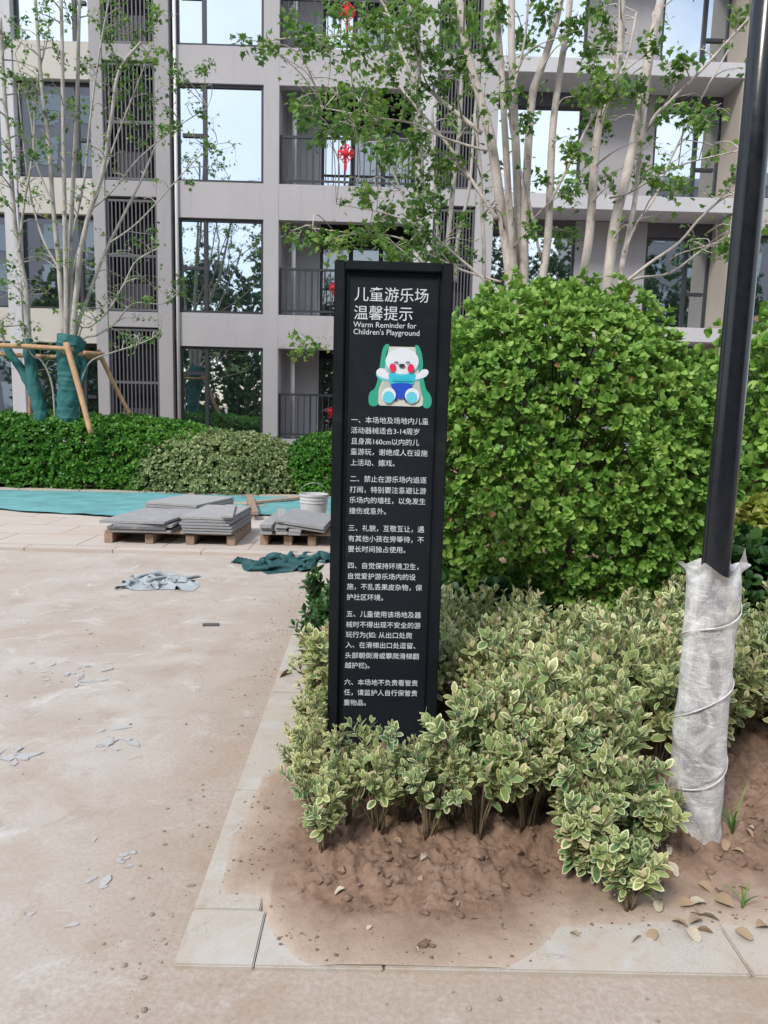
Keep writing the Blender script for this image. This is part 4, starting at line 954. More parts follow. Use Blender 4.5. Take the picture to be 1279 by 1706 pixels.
# trees standing behind the camera; the dark windows mirror them
for i, (x, y, s, rz) in enumerate([(-9.5, -13, 1.75, .4), (-4.5, -15, 1.9, 2.2), (2.5, -14, 1.8, 4.0), (8.5, -13.5, 1.75, 5.2), (-14.5, -14, 1.8, 1.2)]):
    o = copy_tree(tA if i % 2 else tB); o.location = (x, y, 0); o.rotation_euler = (0, 0, rz); o.scale = (s, s, s)
    tag(o, 'tree across the court seen only mirrored in the lower windows', 'tree', 'trees mirrored in the windows')
for i, x in enumerate((-20, -15.5, -11, -6.5, -2, 2.5, 7, 11.5, 16, 20.5)):
    bush('tall_hedge', (x, -12+.3*(i % 2), 3.2), (2.8, 1.4, (6.2, 8.0, 7.0, 8.8)[i % 4] if i < 5 else 9.3), 2900, 4, .34, 'leaf_dark', 'twig_dark', 'dark tree mass across the court seen only mirrored in the lower windows', 'hedge', fine=False, seed=40+i, lump=.4, hollow=.36, group='hedges mirrored in the windows')

def far_block(x0, x1, y, h, label):
    t = empty('apartment_block', ((x0+x1)/2, y, 0)); tag(t, label, 'building'); hw = (x1-x0)/2
    b = MB(); b.box(-hw, hw, -10, 0, 0, h); b.build('wall', MT['wall_warm'], t)
    b = MB(); b.box(-hw-.2, hw+.2, -10.2, .2, h+.01, h+.8); b.build('parapet', MT['wall_light'], t)
    n = int(2*hw/3.2)
    for i in range(n):
        for k in range(int(h/2.9)):
            x = -hw+.8+i*3.2; z = 1.0+k*2.9
            b = MB(); b.box(x, x+2.0, .01, .06, z, z+1.9); b.build('window', MT['glass_dark'], t)
far_block(16.5, 38, -24, 19.5, 'grey apartment block opposite, seen only mirrored in the right windows')
far_block(-42, -18.5, -21, 24, 'grey apartment block opposite, seen only mirrored in the left windows')

# ------------------------------------------------------------------ the sign
SY = 2.95
sg = empty('information_sign', (0.035, SY, 0)); sgl = np.array([0.035, SY, 0])
tag(sg, 'tall black playground notice board with white lettering and slide picture', 'sign')
SXL, SXR, SZT = -0.192-.035, 0.272-.035, 2.085
b = MB(); b.box(SXL, SXR, .012, .085, -.1, SZT); b.build('panel', MT['sign_panel'], sg, bevel=.003)
b = MB(); fw = .040
b.box(SXL-.002, SXL+fw, -.012, .087, -.1, SZT+.002); b.box(SXR-fw, SXR+.002, -.012, .087, -.1, SZT+.002)
b.box(SXL+fw+.0005, SXR-fw-.0005, -.0118, .0868, SZT-fw*.85, SZT+.0018)
b.build('frame', MT['sign'], sg, bevel=.0035)
b = MB(); e = fw+.010
b.box(SXL+e, SXL+e+.004, .004, .0125, 0, SZT-fw*.85-.008); b.box(SXR-e-.004, SXR-e, .004, .0125, 0, SZT-fw*.85-.008); b.box(SXL+e+.004, SXR-e-.004, .004, .0125, SZT-fw*.85-.012, SZT-fw*.85-.008)
b.build('panel_trim', MT['sign'], sg)
def sloc(x, y):                           # photo pixel -> sign plane, local
    p = at(x, y, SY+.01); return p[0]-sgl[0], p[2]
def text(s, x, y, em, name='lettering', thin=-.001, sx=1.0):
    """x, y: photo pixel of the left end of the baseline; em in metres"""
    cu = bpy.data.curves.new(name, 'FONT'); cu.body = s; cu.size = em; cu.offset = thin*em; cu.extrude = .0006; cu.resolution_u = 3
    o = bpy.data.objects.new(name, cu); COL.objects.link(o)
    dg = bpy.context.evaluated_depsgraph_get(); dg.update()
    me = bpy.data.meshes.new_from_object(o.evaluated_get(dg)); bpy.data.objects.remove(o)
    X, Z = sloc(x, y)
    V = np.empty(len(me.vertices)*3, np.float32); me.vertices.foreach_get('co', V); V = V.reshape(-1, 3)
    return V*np.array([sx, 1, 1]), me, X, Z
def text_block(name, lines):
    """lines: (string, px, py baseline, em, sx) joined as one lettering part"""
    bm = bmesh.new()
    for s, x, y, em, sx in lines:
        V, me, X, Z = text(s, x, y, em, name, sx=sx)
        W = np.stack([V[:, 0]+X, -V[:, 2]+.0112, V[:, 1]+Z], 1)
        me.vertices.foreach_set('co', W.astype(np.float32).ravel()); bm.from_mesh(me); bpy.data.meshes.remove(me)
    me = bpy.data.meshes.new(name); bm.to_mesh(me); bm.free()
    return link(name, me, MT['letter'], sg)
PX = 2.95/FPX*1.0
H = 24.4*PX; B_ = 11.75*PX
text_block('heading', [('儿童游乐场', 589.5, 499, H, 1), ('温馨提示', 588.5, 530, H, 1)])
text_block('english_heading', [('Warm Reminder for', 588.5, 544.5, 12.3*PX, 1), ("Children's Playground", 588, 556.5, 12.3*PX, 1)])
paras = [[('一、本场地及场地内儿童', 584.5, 703.5), ('活动器械适合3-14周岁', 584, 721), ('且身高160cm以内的儿', 584, 739), ('童游玩，谢绝成人在设施', 583.5, 756.5), ('上活动、嬉戏。', 583, 774.5)],
         [('二、禁止在游乐场内追逐', 582.5, 801.5), ('打闹，特别要注意避让游', 582, 819.5), ('乐场内的墙柱，以免发生', 581.5, 837), ('撞伤或意外。', 581, 855)],
         [('三、礼貌，互敬互让，遇', 579.8, 883.5), ('有其他小孩在旁等待，不', 579.5, 901), ('要长时间独占使用。', 579, 918.5)],
         [('四、自觉保持环境卫生，', 578.5, 946), ('自觉爱护游乐场内的设', 578, 963.5), ('施，不乱丢果皮杂物，保', 577.5, 981), ('护社区环境。', 577, 998.5)],
         [('五、儿童使用该场地及器', 576.5, 1026.5), ('械时不得出现不安全的游', 576, 1044), ('玩行为(如: 从出口处爬', 575.5, 1061), ('入、在滑梯出口处逗留、', 575, 1078), ('头部朝倒滑或攀爬滑梯翻', 574.3, 1095.5), ('越护栏)。', 574, 1112)],
         [('六、本场地不负责看管责', 573, 1140), ('任，请监护人自行保管贵', 572.5, 1157), ('重物品。', 572, 1174)]]
for p_ in paras: text_block('rule_text', [(s, x, y, B_, 1) for s, x, y in p_])

# small flat picture: a plush child on a slide
def pic():
    cols = {'green': (0.03, 0.36, 0.24), 'green_dark': (0.018, 0.24, 0.17), 'cream': (0.60, 0.62, 0.56), 'shade': (0.47, 0.50, 0.45), 'white': (0.72, 0.76, 0.84), 'aqua': (0.03, 0.52, 0.66), 'cyan': (0.12, 0.60, 0.74), 'teal': (0.03, 0.42, 0.50), 'blue': (0.012, 0.07, 0.55), 'navy': (0.01, 0.04, 0.34), 'red': (0.72, 0.02, 0.085), 'dark': (0.035, 0.03, 0.05)}
    names = list(cols); mats = [mottled('picture_'+n_, (*cols[n_], 1), .03, 8, .6, 0, .001) for n_ in names]
    bm = bmesh.new(); lay = [0]
    def poly(P, c):
        lay[0] += 1; vs = []
        for u, v in P:
            X, Z = sloc(600+u/9.136, 560+v/9.136); vs.append(bm.verts.new((X, .0115-.0004*lay[0], Z)))
        f = bm.faces.new(vs); f.material_index = names.index(c)
    def sm(P, c, k=6):
        P = np.array(P+[P[0]], float); n_ = len(P)-1; out = []
        for i in range(n_):
            p0, p1, p2, p3 = P[(i-1) % n_], P[i], P[(i+1) % n_], P[(i+2) % n_]
            for t_ in np.linspace(0, 1, k, endpoint=False):
                out.append(.5*((2*p1)+(-p0+p2)*t_+(2*p0-5*p1+4*p2-p3)*t_**2+(-p0+3*p1-3*p2+p3)*t_**3))
        poly(out, c)
    def el(cx, cy, rx, ry, c, a0_=0, a1_=360, n_=30, rot=0):
        A = np.radians(np.linspace(a0_, a1_, n_, endpoint=(a1_-a0_ < 360))); r_ = math.radians(rot)
        poly([(cx+rx*math.cos(t_)*math.cos(r_)-ry*math.sin(t_)*math.sin(r_), cy+rx*math.cos(t_)*math.sin(r_)+ry*math.sin(t_)*math.cos(r_)) for t_ in A], c)
    poly([(440, 158), (840, 166), (900, 600), (965, 940), (950, 1050), (900, 1075), (300, 1055), (245, 1000), (250, 930), (340, 600)], 'cream')
    poly([(380, 560), (890, 565), (935, 900), (300, 890)], 'shade')
    sm([(410, 120), (445, 150), (400, 250), (380, 420), (360, 560), (330, 680), (285, 800), (265, 940), (268, 1040), (200, 1068), (140, 1040), (125, 950), (150, 850), (215, 800), (265, 660), (300, 430), (330, 240), (365, 150)], 'green')
    sm([(855, 135), (895, 160), (935, 260), (955, 420), (950, 560), (985, 740), (1010, 820), (1070, 900), (1088, 1000), (1060, 1080), (1000, 1098), (955, 1060), (960, 960), (930, 860), (905, 720), (890, 560), (880, 420), (860, 260), (832, 160)], 'green')
    sm([(250, 560), (300, 600), (470, 630), (480, 690), (400, 680), (290, 650), (245, 600)], 'cyan')
    sm([(1035, 560), (1000, 620), (900, 660), (810, 690), (800, 640), (960, 590)], 'cyan')
    sm([(255, 520), (300, 490), (370, 500), (400, 550), (460, 590), (455, 650), (360, 640), (270, 600), (245, 560)], 'white')
    sm([(1035, 530), (1000, 503), (940, 515), (900, 555), (815, 595), (825, 655), (920, 645), (1000, 610), (1035, 570)], 'white')
    sm([(455, 570), (820, 575), (815, 690), (770, 740), (480, 740), (460, 690)], 'aqua')
    el(635, 395, 258, 212, 'cyan'); el(638, 378, 252, 200, 'white')
    el(560, 235, 22, 16, 'white'); 
    sm([(465, 745), (560, 715), (700, 715), (790, 745), (730, 830), (680, 930), (640, 950), (580, 945), (545, 860)], 'blue')
    sm([(480, 760), (540, 830), (570, 950), (515, 985), (540, 900)], 'navy'); sm([(780, 760), (720, 830), (660, 950), (715, 1000), (690, 910)], 'navy')
    el(432, 895, 108, 112, 'white'); el(790, 905, 112, 114, 'white')
    el(430, 930, 85, 92, 'cyan'); el(782, 935, 82, 90, 'cyan')
    el(495, 482, 50, 66, 'red', rot=-8); el(768, 492, 50, 66, 'red', rot=8); el(634, 452, 48, 30, 'dark')
    for cx in (547, 724):
        A = np.radians(np.linspace(200, 340, 14)); poly([(cx+38*math.cos(t_), 425+38*math.sin(t_)) for t_ in A]+[(cx+24*math.cos(t_), 429+24*math.sin(t_)) for t_ in A[::-1]], 'dark')
    poly([(480, 650), (790, 655), (775, 672), (490, 668)], 'teal')
    me = bpy.data.meshes.new('slide_picture'); bmesh.ops.triangulate(bm, faces=bm.faces[:]); bm.normal_update(); bm.to_mesh(me); bm.free()
    link('slide_picture', me, mats, sg)
pic()
sg.rotation_euler = (0, 0, R(0.8))

# ------------------------------------------------------------------ wrapped black pole
px_, py_ = 1.155, 2.40
pl = empty('lamp_pole', (px_, py_, 0)); tag(pl, 'tall black metal pole with its base wrapped in bubble wrap', 'pole')
b = MB(); b.lathe([(.046, -.1), (.0455, 1.2), (.044, 2.2), (.041, 4.2), (.0, 4.2)], 40); b.build('pole', MT['pole'], pl, smooth=True)
b = MB(); b.lathe([(.085, .0), (.085, .02), (.05, .025)], 24); b.build('base_plate', MT['pole'], pl)
nu, nv = 150, 170
U, Vv = np.meshgrid(np.linspace(0, 2*math.pi, nu, endpoint=False), np.linspace(0, 1, nv))
Z = -.03+Vv*1.035
prf = np.interp(Z, [-.03, .05, .2, .4, .55, .75, .9, .96, .985, 1.01], [.098, .096, .088, .086, .083, .083, .086, .085, .068, .078])
spir = (Z-.13)*2*math.pi/.28-U+math.pi/2                  # overlapping spiral layers of film
lay = ((spir/(2*math.pi)) % 1.0)
rr = prf+.0055*sat(1-np.abs(lay)*5)+.0045*(fbm(np.cos(U)*2.2+Z*6, np.sin(U)*2.2+Z*9, 3, 4)-.5)*2.2+.0016*np.sin(U*2.0+Z*55+3*fbm(U*1.5, Z*5, 12, 2))*sat((Z-.55)*4)*sat((.95-Z)*8)+.005*(fbm(U*3, Z*14+U*2, 15, 3)-.5)
rr = rr+.014*np.exp(-((Z-.42)/.06)**2)*np.exp(-((np.angle(np.exp(1j*(U-math.pi*1.05))))/.35)**2)
top = sat((Vv-.955)/.045)
rr = rr+top*.045*(.5+.5*np.sin(U*3+1.1)+.6*(fbm(U*2, U*0+3, 8, 2)-.5))
Z = Z+top*(.085*np.exp(-(np.angle(np.exp(1j*(U-5.75)))/.35)**2)+.012*np.sin(U*5)+.02*np.exp(-(np.angle(np.exp(1j*(U-3.9)))/.3)**2))
bot = sat((.05-Vv)/.05); Z = Z-bot*.0+bot*.03*(fbm(U*1.5, U*0, 3, 2)-.3)
V3 = np.stack([np.cos(U)*rr, np.sin(U)*rr, Z], -1).reshape(-1, 3)
i = np.arange(nu)[None]; j = (i+1) % nu; k = (np.arange(nv-1)*nu)[:, None]
Q = np.stack([(k+i).ravel(), (k+j).ravel(), (k+nu+j).ravel(), (k+nu+i).ravel()], 1)
mk('bubble_wrap', V3, [Q], MT['film'], pl, True, {'su': (U*.085).ravel(), 'sv': Z.ravel()})
b = MB()                                   # rolled edge of the film winding round the pole
tt = np.linspace(0, 3, 200); ang = math.pi/2+2*math.pi*tt
zs = .13+tt*.28+.012*np.sin(tt*9)
b.tube(np.stack([np.cos(ang)*(np.interp(zs, [-.03, .05, .2, .4, .55, .75, .9], [.098, .096, .088, .086, .083, .083, .086])+.0075), np.sin(ang)*(np.interp(zs, [-.03, .05, .2, .4, .55, .75, .9], [.098, .096, .088, .086, .083, .083, .086])+.0075), zs], 1), .0021*(1+.35*np.sin(tt*37)+.2*np.sin(tt*91)), 7); b.build('film_edge', MT['pipe'], pl, smooth=True)

# ------------------------------------------------------------------ stone slabs, pallets and site clutter
def pallet(x0, x1, y0, y1, z, label):
    t = empty('pallet', ((x0+x1)/2, (y0+y1)/2, z)); tag(t, label, 'pallet', 'wooden pallets on the paved strip')
    hx, hy = (x1-x0)/2, (y1-y0)/2
    b = MB(); n = 6
    for i in range(n):
        y = -hy+(2*hy)*(i+.5)/n; b.box(-hx, hx, y-.05, y+.05, .105, .128)
    b.build('deck', MT['pallet'], t, bevel=.003)
    for i in range(4):
        b = MB(); x = -hx+.05+(2*hx-.1)*i/3; b.box(x-.045, x+.045, -hy, hy, 0, .1045); b.build('bearer', MT['pallet'], t, bevel=.004)
    return t
PZ = .035
pallet(-2.93, -1.52, 7.62, 8.62, PZ, 'left wooden pallet carrying two stacks of grey slabs')
pallet(-1.28, -.40, 7.72, 8.75, PZ, 'right wooden pallet carrying a tilted slab and cut strips')
def slab(quad, z0, th, mat, label, group, tilt=None):
    c = np.mean(np.array(quad), 0)
    b = MB(); b.prism([(x-c[0], y-c[1]) for x, y in quad], 0, th)
    o = b.build('stone_slab', MATS[mat], bevel=.003); o.location = (c[0], c[1], z0)
    if tilt: o.rotation_euler = tilt
    tag(o, label, 'slab', group); return o
def rot_quad(cx, cy, w_, d_, a):
    return [(cx+x*math.cos(a)-y*math.sin(a), cy+x*math.sin(a)+y*math.cos(a)) for x, y in ((-w_/2, -d_/2), (w_/2, -d_/2), (w_/2, d_/2), (-w_/2, d_/2))]
G1 = 'granite slabs stacked on pallets'
z = PZ+.129
for i in range(4):
    th = .028; last = i == 3
    w_ = .74 if last else .62
    slab(rot_quad(-2.50+(-.03 if last else RNG.uniform(-.05, .05)), 8.05+RNG.uniform(-.02, .02), w_, 1.0, -.16 if last else RNG.uniform(-.03, .02)), z, th, 'slab' if last else ('slab_dark' if i == 1 else 'slab'), 'wide top slab turned askew on the front left stack' if last else 'slab in the low front left stack on the pallet', G1, (R(RNG.uniform(-.6, .6)), R(-1.4 if last else 0), 0))
    z += th+.004
z = PZ+.129
for i in range(6):
    th = .027
    slab(rot_quad(-1.80+RNG.uniform(-.012, .012), 8.06+RNG.uniform(-.015, .015), .54, 1.0, -.04+RNG.uniform(-.02, .02)), z, th, 'slab_light' if i == 5 else 'slab', 'top slab with a loose strip across it in the middle stack' if i == 5 else 'slab in the tidy middle stack on the pallet', G1); z += th+.004
slab(rot_quad(-1.66, 7.98, .12, .95, .16), z, .022, 'slab_light', 'narrow stone strip lying across the middle slab stack', G1)
z = PZ
for i in range(9):
    th = .028
    slab(rot_quad(-2.40+RNG.uniform(-.02, .02), 9.25+RNG.uniform(-.02, .02), .72, .95, -.30+RNG.uniform(-.02, .02)), z, th, 'slab_light' if i == 8 else 'slab', 'top slab of the rear stack near the teal netting' if i == 8 else 'slab in the rear stack near the teal netting', G1); z += th+.004
z = PZ+.129
for i in range(3):
    for q in range(3):
        slab(rot_quad(-1.18+q*.145+RNG.uniform(-.015, .015), 8.12+RNG.uniform(-.03, .03), .13, 1.0, RNG.uniform(-.02, .02)), z, .036, 'slab_light' if (i+q) % 2 else 'slab', 'cut stone strip stacked on the right pallet under the tilted slab', G1)
    z += .037
o = slab(rot_quad(-.80, 8.1, .52, .98, -.05), z-.045, .03, 'slab', 'lower tilted slab leaning on the cut strips', G1, (0, R(7), 0))
o = slab(rot_quad(-.80, 8.08, .52, .98, -.06), z-.010, .034, 'slab', 'upper tilted slab leaning on the cut strips beside the bucket', G1, (0, R(7), 0))
o = slab(rot_quad(-1.08, 8.05, .10, .92, .14), z+.032, .022, 'slab_light', 'thin pale strip laid along the tilted slab', G1, (0, R(3), 0))
def plank(a, c, w_, th, z, mat, label):
    a = np.array(a, float); c = np.array(c, float); d = unit(c-a); n = np.array([-d[1], d[0]])*w_/2; m = (a+c)/2
    b = MB(); b.prism([tuple(a-m-n), tuple(c-m-n), tuple(c-m+n), tuple(a-m+n)], 0, th)
    o = b.build('timber_plank', MATS[mat], bevel=.003); o.location = (m[0], m[1], z); tag(o, label, 'plank', 'timber planks by the slab stacks'); return o
plank(gnd(372, 842)[:2], gnd(440, 850)[:2], .14, .03, .036, 'plank', 'short pale plank beside the rear slab stack')
plank(gnd(408, 848)[:2], gnd(500, 838)[:2], .11, .04, .067, 'plank', 'long pale plank crossing behind the tilted slab')
plank(gnd(415, 840)[:2], gnd(424, 872)[:2], .10, .05, .108, 'pallet', 'reddish timber offcut between the slab stacks')
plank(gnd(520, 890)[:2], gnd(575, 886)[:2], .22, .05, .036, 'plank', 'weathered plank on the ground behind the sign')
plank(gnd(510, 880)[:2], gnd(580, 877)[:2], .16, .04, .036, 'pallet', 'brown plank under the white bucket')

# bucket
bk = empty('bucket', (-.84, 9.35, .036+.0)); tag(bk, 'dirty white bucket with a wire handle behind the stone slabs', 'bucket')
b = MB(); b.lathe([(.0, .0), (.150, .0), (.158, .01), (.172, .2), (.183, .355), (.193, .36), (.193, .385), (.182, .385), (.172, .34), (.15, .03), (0, .03)], 32); b.build('body', MT['bucket'], bk, smooth=False)
b = MB()
for zz_ in (.27, .31): b.lathe([(.178, zz_), (.186, zz_+.004), (.186, zz_+.012), (.178, zz_+.016)], 32)
b.build('rib', MT['bucket'], bk)
b = MB(); th = np.linspace(0, math.pi, 16); b.tube(np.stack([np.cos(th)*.195, -np.sin(th)*.05, .36+np.sin(th)*.17], 1), .005, 6); b.build('handle', MT['wire'], bk, smooth=True)

# teal dust netting laid over the far strip
xs = np.linspace(-12, -.42, 170); ys = np.linspace(9.25, 12.0, 60)
def netz(X, Y):
    return .045+.028*fbm(X*3.1, Y*4.3, 61, 4)+.05*np.maximum(fbm(X*1.3+Y*2, Y*.6, 62, 3)-.55, 0)
X, Y = np.meshgrid(xs, ys)
front = 9.25+np.interp(X, [-12, -5.1, -4.2, -3.4, -2.6, -1.6, -.4], [.6, .5, .25, .1, .25, .55, .75])+.18*(fbm(X*2.5, X*0, 66, 3)-.5)
Yw = front+(11.93-front)*(Y-9.25)/2.75
Zn = netz(X, Yw)
nx, ny = len(xs), len(ys); i = (np.arange(nx-1)[None]+np.arange(ny-1)[:, None]*nx).ravel()
o = mk('dust_net', np.stack([X.ravel(), Yw.ravel(), Zn.ravel()], 1), [np.stack([i, i+1, i+nx+1, i+nx], 1)], MT['net_teal'], smooth=True)
tag(o, 'teal dust netting spread flat over the paving in front of the hedges', 'netting')

def heap(name, c, sx, sy, sq, mat, seed, label, cat, rot=0.0, n=56, lift=.16, steps=90):
    """a real sheet of cloth squeezed together above the ground and let fall: the folds come from its own stiffness"""
    rg = np.random.default_rng(seed); ny = max(8, int(n*sy/sx))
    gx, gy = np.meshgrid(np.linspace(-sx/2, sx/2, n), np.linspace(-sy/2, sy/2, ny)); h = sx/(n-1); k_ = sy/(ny-1)
    px, py = gx+.16*sx*(fbm(gx*3/sx, gy*3/sx, seed, 2)-.5), gy+.2*sy*(fbm(gx*3/sx+7, gy*3/sx, seed+1, 2)-.5)
    P = np.stack([px*sq[0], py*sq[1], .01+lift*fbm(gx*6/sx+3, gy*6/sx, seed+2, 3)*(1-np.abs(gx/sx*2)**4)*(1-np.abs(gy/sy*2)**4)+rg.normal(scale=.004, size=gx.shape)], -1)
    Vv = np.zeros_like(P); I = np.arange(n*ny).reshape(ny, n); cons = []
    def add(a, b_, r_, st):
        a = a.ravel(); b_ = b_.ravel()
        cons.append((a, b_, r_, st))
    for o in (0, 1):
        add(I[:, o:-1:2], I[:, o+1::2][:, :I[:, o:-1:2].shape[1]], h, 1); add(I[o:-1:2], I[o+1::2][:I[o:-1:2].shape[0]], k_, 1)
    dg = math.hypot(h, k_)
    for o in (0, 1):
        for p in (0, 1):
            A_ = I[o:-1:2, p:-1:2]; add(A_, I[o+1::2, p+1::2][:A_.shape[0], :A_.shape[1]], dg, .6)
            add(I[o+1::2, p:-1:2][:A_.shape[0]], I[o:-1:2, p+1::2][:, :A_.shape[1]], dg, .6)
    for st_, ax in ((3, 1), (3, 0)):
        for o in range(6):
            if ax: A_ = I[:, o:n-3:6]; add(A_, A_+3, 3*h, .10)
            else: A_ = I[o:ny-3:6]; add(A_, A_+3*n, 3*k_, .10)
    X = P.reshape(-1, 3)
    for s_ in range(steps):
        old = X.copy(); Vv = Vv.reshape(-1, 3)*.94; Vv[:, 2] -= .0022
        X = X+Vv
        for it in range(10):
            for a_, b_, r_, w_ in cons:
                d_ = X[b_]-X[a_]; L = np.linalg.norm(d_, axis=1, keepdims=True)+1e-9; q = d_*(.5*w_*(1-r_/L)); X[a_] += q; X[b_] -= q
            X[:, 2] = np.maximum(X[:, 2], .004)
        g_ = X[:, 2] < .0045; X[g_, :2] = old[g_, :2]*.75+X[g_, :2]*.25
        Vv = np.clip(X-old, -.02, .02)
    i = (np.arange(n-1)[None]+np.arange(ny-1)[:, None]*n).ravel()
    o = mk(name, X, [np.stack([i, i+1, i+n+1, i+n], 1)], mat, smooth=True); o.location = c; o.rotation_euler = (0, 0, rot)
    return tag(o, label, cat)
heap('cloth', (-1.84, 6.04, 0), .95, .8, (.46, .56), MT['cloth'], 3, 'crumpled pale grey work cloth lying on the bare court', 'cloth', .1)
heap('net_heap', (-.80, 7.0, 0), 1.5, .9, (.56, .50), MT['net_dark'], 12, 'crumpled heap of dark teal netting by the kerb in front of the pallet', 'netting', .65, n=64)

# concrete flakes and chips on the court
def flake(n, s, th, mat):
    a = np.sort(RNG.uniform(0, 2*math.pi, n)); r = s*RNG.uniform(.55, 1.0, n)
    top = np.stack([np.cos(a)*r, np.sin(a)*r*.6, th+.25*th*RNG.random(n)], 1); bot = top*np.array([1.02, 1.02, 0])
    V = np.concatenate([top, bot, [[0, 0, th*1.15]]]); i = np.arange(n); j = (i+1) % n
    return mk('concrete_flake', V, [np.stack([i+n, j+n, j, i], 1), np.stack([np.full(n, 2*n), i, j], 1)], mat)
kinds = [flake(int(RNG.integers(6, 10)), 1, .14, MT['chip']) for _ in range(6)]
fu = [False]*6
def put_flake(x, y, s, label):
    i = int(RNG.integers(6))
    if fu[i]: o = kinds[i].copy(); COL.objects.link(o)
    else: o = kinds[i]; fu[i] = True
    o.location = (x, y, .001); o.scale = (s, s*RNG.uniform(.6, 1.1), min(.045, .5*s)*RNG.uniform(.7, 1.2)); o.rotation_euler = (RNG.normal(scale=.05), RNG.normal(scale=.05), RNG.uniform(0, 6.28))
    tag(o, label, 'flake', 'concrete flakes scattered on the court')
for (cx, cy, rx, ry, n, s, lb) in [(110, 1125, 75, 28, 34, .026, 'thin grey concrete flake in the larger patch of flakes on the court'), (195, 1235, 45, 14, 16, .028, 'thin grey concrete flake in the small patch nearer the kerb'), (25, 1265, 32, 18, 14, .034, 'thin grey concrete flake near the left edge of the court'),
                                   (160, 1470, 20, 12, 7, .018, 'small grey chip near the bottom of the court'), (208, 1432, 14, 16, 8, .014, 'small grey chip just above the lowest chips on the court')]:
    for _ in range(n):
        g = gnd(cx+RNG.normal()*rx*.5, cy+RNG.normal()*ry*.5); put_flake(g[0], g[1], s*RNG.uniform(.3, 1.0)**1.6*2.1, lb)
for x, y, s, lb in [(157, 1399, .02, 'single pale chip lying alone on the court'), (168, 1218, .03, 'lone pointed chip above the small patch of flakes'), (52, 1522, .022, 'grey chip at the lower left of the court'), (120, 1542, .022, 'pale flat chip at the bottom left of the court'), (62, 1087, .012, 'tiny chip above the larger patch of flakes')]:
    g = gnd(x, y); put_flake(g[0], g[1], s, lb)
g = gnd(351, 1042); b = MB(); b.box(-.055, .055, -.022, .022, 0, .012); o = b.build('tile_offcut', MT['chip_dark'], bevel=.002); o.location = (g[0], g[1], 0); o.rotation_euler = (0, 0, .12); tag(o, 'small dark tile offcut lying flat in the middle of the court', 'offcut')
b = MB()
for _ in range(900):
    if RNG.random() < .55: y = RNG.uniform(1.2, 7.1); x = KX(y)-.015-abs(RNG.normal())*.12
    else: x, y = RNG.uniform(-3.2, .9), RNG.uniform(.9, 5)
    if x > KX(y)-.01 and y > 1.74: continue
    s_ = .0018+.006*RNG.random()**5; q_ = RNG.normal(size=3)*2
    b.add(IV*(.5+fbm(IV[:, 0]*1.9+q_[0]+IV[:, 2], IV[:, 1]*1.9+q_[1], 4, 2))[:, None]*s_*np.array([1.2, 1, .7])+np.array([x, y, s_*.3]), T=IT)
tag(b.build('grit', mottled('sand_grit', (.30, .25, .21, 1), .35, 9, .9, .2)), 'loose sandy grit scattered on the court', 'grit', kind='stuff')
# fallen leaves
def dry_leaf(mat):
    V, T, e_ = tmpl(.30, .28, .55); return mk('fallen_leaf', V, [T], mat, smooth=True)
dl = [dry_leaf(MT['dryleaf']), dry_leaf(mottled('cream_leaf', (0.47, 0.41, 0.32, 1), .3, 30, .7, .2, .002)), dry_leaf(mottled('faded_green_leaf', (0.28, 0.33, 0.20, 1), .2, 30, .7, .2, .002))]
du = [False]*3
def put_leaf(px, py, s, i, label, zz=None):
    g = gnd(px, py, .05)
    if du[i]: o = dl[i].copy(); COL.objects.link(o)
    else: o = dl[i]; du[i] = True
    z_ = max(0.016, float(soil_z(g[0], g[1]))) if g[0] > -.5 and g[1] > 1.77 else .002
    o.location = (g[0], g[1], z_+.006); o.scale = (s, s, s); o.rotation_euler = (RNG.normal(scale=.35), RNG.normal(scale=.35), RNG.uniform(0, 6.28))
    tag(o, label, 'leaf', 'fallen leaves on the soil')
for px, py, s, i in [(832, 1480, .05, 2), (838, 1535, .04, 1), (700, 1445, .035, 1), (702, 1460, .04, 0), (575, 1478, .035, 1), (690, 1563, .02, 1), (965, 1545, .03, 0), (620, 1530, .02, 1), (795, 1520, .035, 0), (760, 1495, .02, 0), (655, 1405, .03, 0)]:
    put_leaf(px, py, s, i, 'pale fallen leaf on the bare soil below the sign')
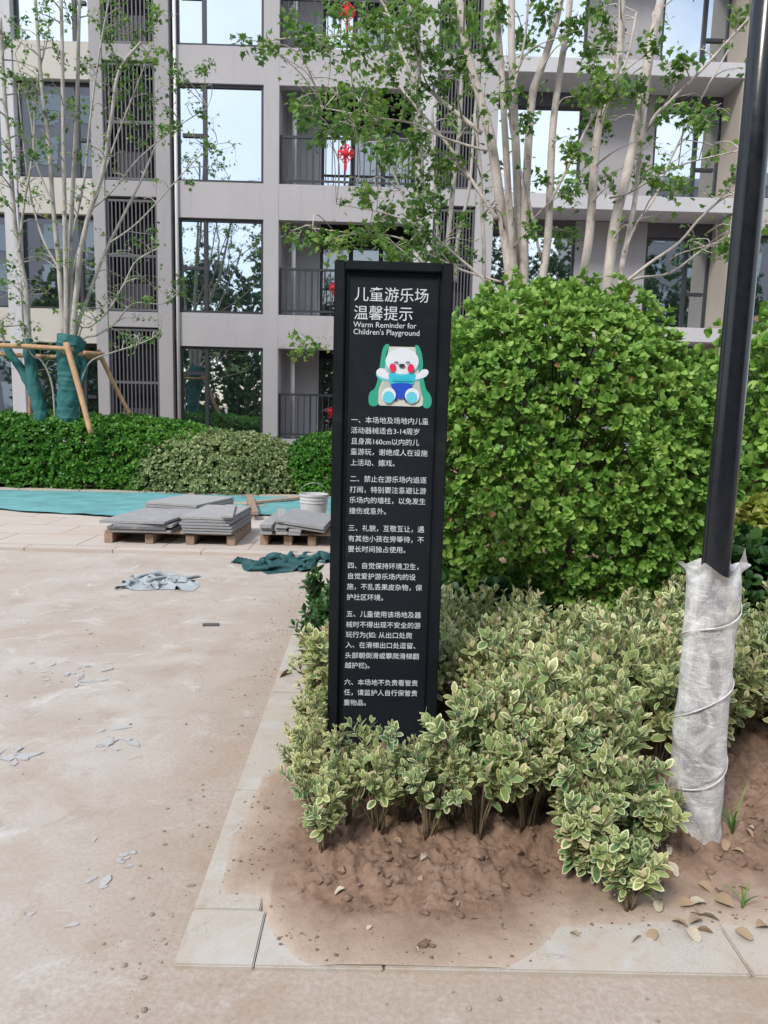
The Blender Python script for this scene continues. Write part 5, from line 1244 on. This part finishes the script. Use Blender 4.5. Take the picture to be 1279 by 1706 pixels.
for px, py, s, i in [(1110, 1435, .055, 1), (1105, 1460, .055, 0), (1100, 1490, .05, 1), (1162, 1460, .05, 0), (1225, 1500, .07, 0), (1200, 1520, .06, 1), (1170, 1510, .05, 0), (1240, 1390, .035, 0), (1255, 1385, .03, 1), (1225, 1535, .05, 0), (1150, 1525, .05, 0), (1095, 1535, .05, 0), (1260, 1530, .05, 0), (1240, 1420, .04, 0), (1120, 1520, .05, 0), (1190, 1540, .05, 0), (1250, 1470, .05, 0), (1070, 1545, .04, 1)]:
    put_leaf(px, py, s, i, 'curled dry leaf on the soil around the foot of the wrapped pole')
for _ in range(12):
    px, py = RNG.uniform(1085, 1279), RNG.uniform(1400, 1535)
    put_leaf(px, py, RNG.uniform(.025, .065), int(RNG.integers(2)), 'curled dry leaf on the soil around the foot of the wrapped pole')
put_leaf(487, 1112, .10, 0, 'large reddish brown leaf lying on the kerb left of the sign')
# weeds by the pole
def weed(x, y, n, h, label):
    t = empty('grass_tuft', (x, y, float(soil_z(x, y)))); tag(t, label, 'grass', 'grass weeds right of the pole')
    V = []; T = []; rv = []
    for i in range(n):
        a = RNG.uniform(0, 6.28); q = np.array([math.cos(a), math.sin(a), 0]); hh = h*RNG.uniform(.5, 1.1); sp = hh*RNG.uniform(.2, .9); wd = .004
        u = np.array([-q[1], q[0], 0]); b0 = len(V)
        for k in range(6):
            t_ = k/5; c = q*sp*t_**1.6+np.array([0, 0, hh*(t_-.45*t_*t_*sp/hh)]); ww = wd*(1-t_)**.6+.0003
            V += [c-u*ww, c+u*ww]
        for k in range(5): T += [(b0+2*k, b0+2*k+1, b0+2*k+3), (b0+2*k, b0+2*k+3, b0+2*k+2)]
        rv += [RNG.random()]*12
    mk('blades', np.array(V), [np.array(T)], MT['grass'], t, True, {'rnd': rv})
weed(1.27, 2.34, 9, .24, 'tall thin grass tuft on the soil right of the wrapped pole')
weed(1.38, 2.28, 6, .13, 'short grass tuft at the right edge of the soil')
weed(1.15, 2.02, 5, .10, 'few grass blades beside the front kerb below the pole')
